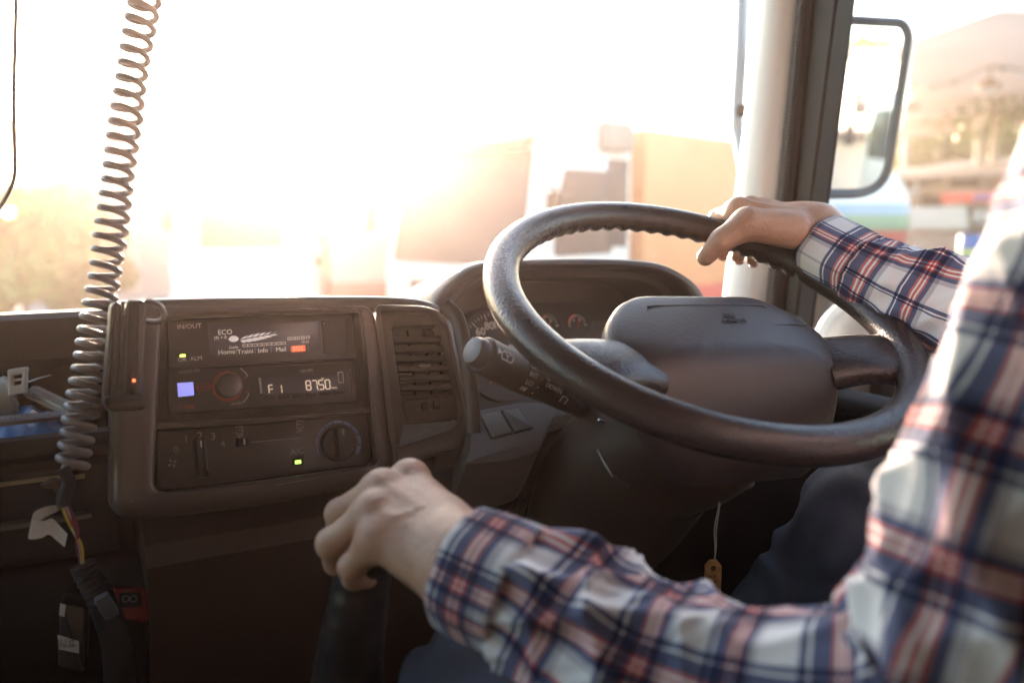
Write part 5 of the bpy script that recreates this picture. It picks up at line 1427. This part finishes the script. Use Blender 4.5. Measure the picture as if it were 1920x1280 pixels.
# right hand round the rim
RWR = P(1538, 428, .985)
RF = dict(
    index=(pts((1384, 396, .998), (1346, 408, 1.034), (1338, 446, 1.046), (1354, 472, 1.022)), (.0122, .0097, .0086, .0076)),
    middle=(pts((1404, 393, 1.014), (1374, 412, 1.056), (1369, 458, 1.058), (1384, 480, 1.026)), (.0120, .0100, .0088, .0078)),
    ring=(pts((1428, 395, 1.026), (1404, 420, 1.070), (1397, 466, 1.066), (1411, 486, 1.032)), (.0116, .0096, .0085, .0075)),
    pinky=(pts((1452, 400, 1.034), (1434, 424, 1.074), (1428, 468, 1.066), (1440, 486, 1.038)), (.0105, .0085, .0076, .0068)))
RM = [(P(1505, 424, .980), RF['index'][0][0], .0170, .0130), (P(1508, 420, .990), RF['middle'][0][0], .0170, .0125), (P(1510, 420, 1.000), RF['ring'][0][0], .0165, .0120), (P(1512, 424, 1.010), RF['pinky'][0][0], .0155, .0110)]
RT_ = (pts((1490, 432, .968), (1402, 420, .962), (1354, 450, .961), (1323, 482, .967)), (.0215, .0185, .0128, .0102))
SHL, ELL = P(2230, 230, .42), P(1790, 1300, .428)
SHR, ELR = np.array([.87, .21, 2.11]), P(1990, 640, .80)
LARM = [LWR] + pts((945, 1098, .553), (1150, 1220, .510), (1430, 1325, .472), (1760, 1310, .428), (1890, 950, .420)) + [SHL]
RARM = [RWR] + pts((1616, 500, .932), (1780, 578, .874), (1940, 628, .822)) + [np.array([.855, .42, 1.955]), SHR]
HEAD = np.array([.69, .19, 2.375])
def hand(p, Fg, Mt, Th, wr, k=.015, dn=None):
    palm = None
    for a, b, ra, rb in Mt:
        e = cap(p, a, b, ra, rb); palm = e if palm is None else smin(palm, e, k)
    palm = smin(palm, cap(p, wr, (Mt[1][0] + Mt[2][0]) / 2, .0245, .021), .02)
    if dn is not None:                                               # tendons and veins on the back of the hand
        for (a, b, ra, rb) in Mt:
            palm = smin(palm, cap(p, a + dn * (ra - .0012), b + dn * (rb - .0008), .0022, .0028), .006)
        q0, q1, q2 = [(Mt[i][0] * (1 - s) + Mt[i][1] * s) + dn * (Mt[i][2] - .0014) for i, s in ((0, .2), (1, .45), (2, .75))]
        palm = smin(palm, chain(p, [q0, q1, q2], (.0020, .0019, .0016), .003), .004)
    for (a, b, ra, rb) in Mt:                                        # knuckle heads
        palm = smin(palm, np.linalg.norm(p - b, axis=1) - rb * 1.02, .008)
    f = None
    for q, r in Fg.values():
        e = chain(p, q, r)
        for jn, jr in zip(q[1:3], r[1:3]): e = smin(e, np.linalg.norm(p - jn, axis=1) - jr * 1.05, .003)
        f = e if f is None else smin(f, e, .0016)
    d = smin(palm, f - .0006, .010)
    return smin(d, chain(p, *Th, k=.006), .012)
def near(p, c, r): return np.linalg.norm(p - c, axis=1) < r
LC, RC = P(745, 990, .63), P(1430, 430, 1.01)
def body(p):
    d = chain(p, LARM, (.0255, .030, .032, .034, .034, .036, .040), .01)
    e = chain(p, RARM, (.0240, .0275, .031, .034, .036, .038), .01)
    d = np.minimum(d, e)
    tor = [np.array([.66, .13, 1.60]), np.array([.67, .17, 1.90]), np.array([.685, .20, 2.10]), np.array([.69, .185, 2.27])]
    d = smin(d, chain(p, tor, (.10, .095, .07, .055), .03), .03)
    d = smin(d, np.minimum(cap(p, tor[2], SHL, .05, .045), cap(p, tor[2], SHR, .05, .045)), .03)
    hd = smin(ell(p, HEAD + np.array([0, -.01, .03]), (.076, .095, .092)), ell(p, HEAD + np.array([0, .03, -.05]), (.055, .060, .065)), .04)
    hd = smin(hd, cap(p, HEAD + np.array([0, .088, .015]), HEAD + np.array([0, .112, -.02]), .008, .013), .012)       # nose
    hd = smin(hd, cap(p, HEAD + np.array([-.022, .082, -.060]), HEAD + np.array([.022, .082, -.060]), .006, .006), .008)  # lips
    for sx in (-1, 1):
        hd = smin(hd, ell(p, HEAD + np.array([sx * .079, -.005, -.005]), (.010, .020, .031)), .008)
        hd = -smin(-hd, ell(p, HEAD + np.array([sx * .031, .092, .012]), (.018, .012, .010)), .008)
    d = smin(d, hd, .03)
    m = near(p, LC, .16)
    if m.any(): d[m] = smin(d[m], hand(p[m], LF, LM, LT_, LWR, dn=nz(CAM - LC + np.array([0, -.05, .25]))), .015)
    m = near(p, RC, .17)
    if m.any(): d[m] = smin(d[m], hand(p[m], RF, RM, RT_, RWR, dn=nz(np.array([-.25, -.25, .9]))), .015)
    return d

man = thing("person", "driver in plaid shirt and jeans, one hand on the wheel and one on the gear", "person", (.66, .2, 1.55))
bv, bf = sparse_mesh(body, (.12, .0, 1.48), (.98, .90, 2.50), .0021)
obj("body", (bv, bf), MT['skin'], man, sharp=None, fix=False)

# nails on the fingers curled under the rim and on the left thumb side
def nail(c, n_, t_, w_, l_, nm="nail"):
    n_ = nz(n_); t_ = nz(np.asarray(t_) - n_ * (np.asarray(t_) @ n_)); s_ = np.cross(n_, t_)
    m = Matrix((s_, t_, n_)).transposed()
    obj(nm, ball(c, (w_, l_, .0016), m.to_4x4(), 3), MT['nail'], man)
MT['nail'] = mat("nail", (.55, .35, .27), .25, sss=.1)
for nm in ('index', 'middle', 'ring'):
    q, r = RF[nm]
    dirn = nz(q[3] - q[2]); outw = nz(np.array([0, -.35, -1.0]))
    outw = nz(outw - dirn * (outw @ dirn))
    nail(q[3] + outw * (r[3] - .0006) + dirn * .003, outw, dirn, .0055, .0065)

# ---------------------------------------------------------------- clothing
def fold_noise(u, v, seed, per, k=1.0):
    """soft cloth folds, periodic in v (0..1)"""
    r2 = random.Random(seed); s = np.zeros_like(u)
    for i in range(9):
        fu, fv = r2.uniform(-1, 1) * 30 * k, r2.choice([-3, -2, -1, 1, 2, 3])
        w_ = np.sin(u * fu * 2.2 + 2 * math.pi * fv * v + r2.uniform(0, 6.3) + 1.1 * np.sin(u * 31 + 2 * math.pi * v + i))
        s += (1 - np.abs(w_)) ** 2 * r2.uniform(.5, 1)
    return s / 4.2 - .55
def sleeve(path, rad, nseg, nr, amp, seed, u0=0.0, v0=0.0, thick=None, flat=1.0, up=None, n=10):
    p, r = smooth_path(path, n, [[x] for x in rad])
    seg = np.r_[0, np.cumsum(np.linalg.norm(np.diff(p, axis=0), axis=1))]
    s = np.linspace(0, seg[-1], nseg)
    c = np.stack([np.interp(s, seg, p[:, k]) for k in range(3)], 1); rr_ = np.interp(s, seg, r[:, 0])
    T_, N_, B_ = frames(c, up)
    th = np.linspace(0, 2 * math.pi, nr + 1)
    Uu, Vv = np.meshgrid(s, th / (2 * math.pi), indexing='ij')
    a = np.array([amp(x / seg[-1]) for x in s])[:, None]
    dsp = fold_noise(Uu, Vv, seed, 1) * a
    R_ = rr_[:, None] + dsp
    V = c[:, None] + R_[..., None] * (np.cos(th)[None, :, None] * N_[:, None] + flat * np.sin(th)[None, :, None] * B_[:, None])
    uv = np.stack([Uu + u0, Vv * 2 * math.pi * .050 + v0], -1)
    Fc = [(i * (nr + 1) + j, i * (nr + 1) + j + 1, (i + 1) * (nr + 1) + j + 1, (i + 1) * (nr + 1) + j) for i in range(nseg - 1) for j in range(nr)]
    return V.reshape(-1, 3), Fc, uv.reshape(-1, 2), (c, rr_, N_, B_, s)
def cuff(cpts, crad, u0, v0, up, nm):
    """doubled band: outside, rolled edge, inside"""
    p, r = smooth_path(cpts, 12, [[x] for x in crad])
    T_, N_, B_ = frames(p, up)
    nr = 72; th = np.linspace(0, 2 * math.pi, nr + 1)
    seg = np.r_[0, np.cumsum(np.linalg.norm(np.diff(p, axis=0), axis=1))]
    rows, uvs = [], []
    k = len(p)
    order = [(i, -.0025, seg[i]) for i in range(k - 1, 0, -2)] + [(0, -.0024, 0), (0, -.0012, -.001), (0, .0004, 0.0)] + [(i, .0012 if 1 < i < k - 2 else .0006, seg[i]) for i in range(1, k)] + [(k - 1, -.003, seg[-1] + .001)]
    for i, off, uu in order:
        wob = .0016 * np.sin(3 * th + uu * 40) + .0009 * np.sin(7 * th + 1.3)
        R_ = r[i, 0] + off + wob
        c = p[i] + (T_[0] * -.0012 if (i == 0 and off == -.0012) else 0)
        rows.append(c + R_[:, None] * (np.cos(th)[:, None] * N_[i] + np.sin(th)[:, None] * B_[i]))
        uvs.append(np.stack([np.full(nr + 1, uu + u0), th * .050 + v0], 1))
    V = np.concatenate(rows); uv = np.concatenate(uvs)
    Fc = [(i * (nr + 1) + j, i * (nr + 1) + j + 1, (i + 1) * (nr + 1) + j + 1, (i + 1) * (nr + 1) + j) for i in range(len(order) - 1) for j in range(nr)]
    o = obj("cuff", (V, Fc), MT['plaid'], man, uv=uv, sharp=50)
    # stitching 6 mm from the edge and at the seam
    for i in (2, k - 2):
        st_ = []
        wob = .0016 * np.sin(3 * th + seg[i] * 40) + .0009 * np.sin(7 * th + 1.3)
        ring = p[i] + (r[i, 0] + .0012 + wob)[:, None] * (np.cos(th)[:, None] * N_[i] + np.sin(th)[:, None] * B_[i])
        for j in range(0, nr):
            a, b = ring[j], ring[j + 1]
            st_.append(tube([a + (b - a) * .15, a + (b - a) * .8], .00045, 5))
        obj("stitching", join(*st_), MT['stitch'], o)
    return o
MT['stitch'] = mat("cream_thread", (.6, .58, .54), .8)
shirt = obj("shirt_body", loft([[(c[0] + rx * math.cos(t), c[1] + ry * math.sin(t), c[2]) for t in np.linspace(0, 2 * math.pi, 64, endpoint=False)] for c, rx, ry in
        [((.66, .13, 1.56), .175, .125), ((.66, .135, 1.65), .172, .125), ((.665, .15, 1.78), .170, .122), ((.67, .17, 1.92), .178, .125), ((.68, .185, 2.03), .188, .122), ((.683, .195, 2.10), .180, .105), ((.686, .195, 2.155), .135, .085), ((.688, .19, 2.19), .085, .075), ((.69, .185, 2.225), .075, .07)]], True, True, False),
        MT['plaid'], man, sharp=None, uv=np.array([(z, t * .15) for z in np.linspace(0, .66, 9) for t in np.linspace(0, 2 * math.pi, 64, endpoint=False)]))
obj("collar", tube(smooth_path([(.69 + .075 * math.cos(t), .185 + .07 * math.sin(t), 2.225) for t in np.linspace(0, 2 * math.pi, 17)], 3), .016, 10), MT['navy'] if 'navy' in MT else MT['denim'], man)
LUP = (0, 0, 1)
lcp = pts((872, 1064, .570), (905, 1080, .562), (945, 1098, .553), (985, 1116, .545))
cuff(lcp, (.0395, .0412, .0418, .0425), .0, .0, LUP, "cuff")
lsp = pts((970, 1110, .549), (1010, 1130, .540), (1080, 1180, .527), (1180, 1232, .510), (1300, 1285, .492), (1430, 1325, .472), (1560, 1345, .452), (1690, 1350, .436), (1785, 1300, .426), (1830, 1180, .421), (1866, 1050, .420), (1925, 870, .420), (2008, 670, .420), (2100, 475, .420), (2190, 310, .420), (2285, 190, .43), (2420, 150, .47))
lsr = (.0400, .0455, .0500, .0530, .0550, .0560, .0585, .0620, .0640, .0630, .0610, .0600, .0595, .0610, .0640, .0660, .060)
V_, F_, uv_, _ = sleeve(lsp, lsr, 420, 120, lambda x: .0020 + .0160 * math.exp(-((x - .10) / .10) ** 2) + .011 * math.exp(-((x - .47) / .12) ** 2) * 1.2 + .0065, 11, u0=.10, v0=.012, up=LUP)
obj("sleeve", (V_, F_), MT['plaid'], man, uv=uv_, sharp=None, fix=False)
RUP = (0, 0, 1)
rcp = pts((1541, 464, .972), (1565, 477, .957), (1590, 490, .944), (1616, 504, .932))
cuff(rcp, (.0365, .0372, .0378, .0385), .03, .02, RUP, "cuff")
rsp = pts((1606, 499, .937), (1640, 516, .922), (1700, 545, .902), (1780, 578, .874), (1860, 606, .848), (1940, 628, .822), (2000, 636, .800)) + [np.array([.855, .42, 1.955]), np.array([.87, .33, 2.01]), np.array([.875, .25, 2.07]), np.array([.86, .19, 2.13]), np.array([.80, .18, 2.16])]
rsr = (.0365, .0420, .0495, .0555, .0585, .0600, .0620, .062, .062, .064, .064, .055)
V_, F_, uv_, _ = sleeve(rsp, rsr, 300, 110, lambda x: .007 + .0110 * math.exp(-((x - .12) / .10) ** 2) + .012 * math.exp(-((x - .42) / .16) ** 2), 23, u0=.115, v0=.03, up=RUP)
obj("sleeve", (V_, F_), MT['plaid'], man, uv=uv_, sharp=None, fix=False)

def jeans(p):
    hipc = np.array([.66, .13, 1.545])
    kl, kr = P(930, 1350, .66), P(1655, 985, .86)
    fl, fr_ = np.array([.34, .86, 1.22]), np.array([.70, .92, 1.24])
    d = chain(p, [np.array([.58, .14, 1.55]), kl + np.array([0, 0, -.01]), fl], (.105, .078, .055), .03)
    d = smin(d, chain(p, [np.array([.75, .14, 1.55]), kr + np.array([0, 0, -.01]), fr_], (.105, .078, .055), .03), .02)
    d = smin(d, ell(p, hipc, (.19, .14, .12)), .05)
    f_ = .0035 * np.sin(p @ np.array([60., 25, 90]) + 3 * np.sin(p @ np.array([20., -30, 15]))) + .002 * np.sin(p @ np.array([-90., 60, 130]))
    return d + f_
jv, jf = sparse_mesh(jeans, (.15, -.05, 1.15), (.95, 1.06, 1.90), .006)
obj("jeans", (jv, jf), MT['denim'], man, sharp=None, fix=False)
for fx in (.34, .70):
    sp_ = [np.array([fx, .84, 1.20]), np.array([fx, .92, 1.18]), np.array([fx, 1.02, 1.165])]
    obj("shoe", tube(smooth_path(sp_, 6), np.interp(np.arange(13), [0, 6, 12], [.045, .05, .032]), 16, True, np.interp(np.arange(13), [0, 6, 12], [.042, .042, .026])), MT['black'], man)
def hair(p):
    d = ell(p, HEAD + np.array([0, -.014, .036]), (.084, .103, .100))
    cut = (p - HEAD) @ np.array([0, .75, -.66]) - .035
    return np.maximum(d, cut) + .002 * np.sin(p @ np.array([300., 80, 120])) * np.sin(p @ np.array([50., 200, 90]))
hv, hf = sparse_mesh(hair, HEAD - .16, HEAD + .18, .005)
obj("hair", (hv, hf), mat("dark_hair", (.015, .011, .009), .5, bump=.6, bscale=300), man, sharp=None, fix=False)
for sx in (-1, 1):
    obj("eye", ball(HEAD + np.array([sx * .031, .078, .012]), .012), MT['whiteplastic'], man)

# seat that carries the driver
seat = thing("driver_seat", "dark fabric driver's seat under the plaid-shirted driver", "seat", (.67, .1, 1.15))
MT['seat'] = mat("seat_cloth", (.030, .028, .030), .9, bump=.6, bscale=500, var=.2, vscale=12)
obj("cushion", rbox((.66, .18, 1.385), (.50, .54, .15), .05, seg=4), MT['seat'], seat, sharp=60)
obj("backrest", rbox((.67, -.075, 1.80), (.48, .12, .80), .05, Matrix.Rotation(RAD(8), 4, 'X'), seg=4), MT['seat'], seat, sharp=60)
obj("pedestal", rbox((.66, .14, 1.22), (.40, .42, .20), .02), MT['matte'], seat)
# ================================================================== HAZE
hz = obj("haze", rbox((12, 10, 2.4), (70, 74, 6.8), 0), None, smooth=False)  # warm-tinted air added to imitate the orange flare glow
hz.data.materials.clear()
hm = bpy.data.materials.new("haze"); hm.use_nodes = True
t = hm.node_tree; t.nodes.remove(t.nodes["Principled BSDF"])
pv = t.nodes.new("ShaderNodeVolumePrincipled")
pv.inputs["Color"].default_value = (1.0, .78, .67, 1)
pv.inputs["Density"].default_value = .0066
pv.inputs["Anisotropy"].default_value = .85
t.links.new(pv.outputs[0], t.nodes["Material Output"].inputs["Volume"])
hz.data.materials.append(hm)
hz["kind"] = "stuff"
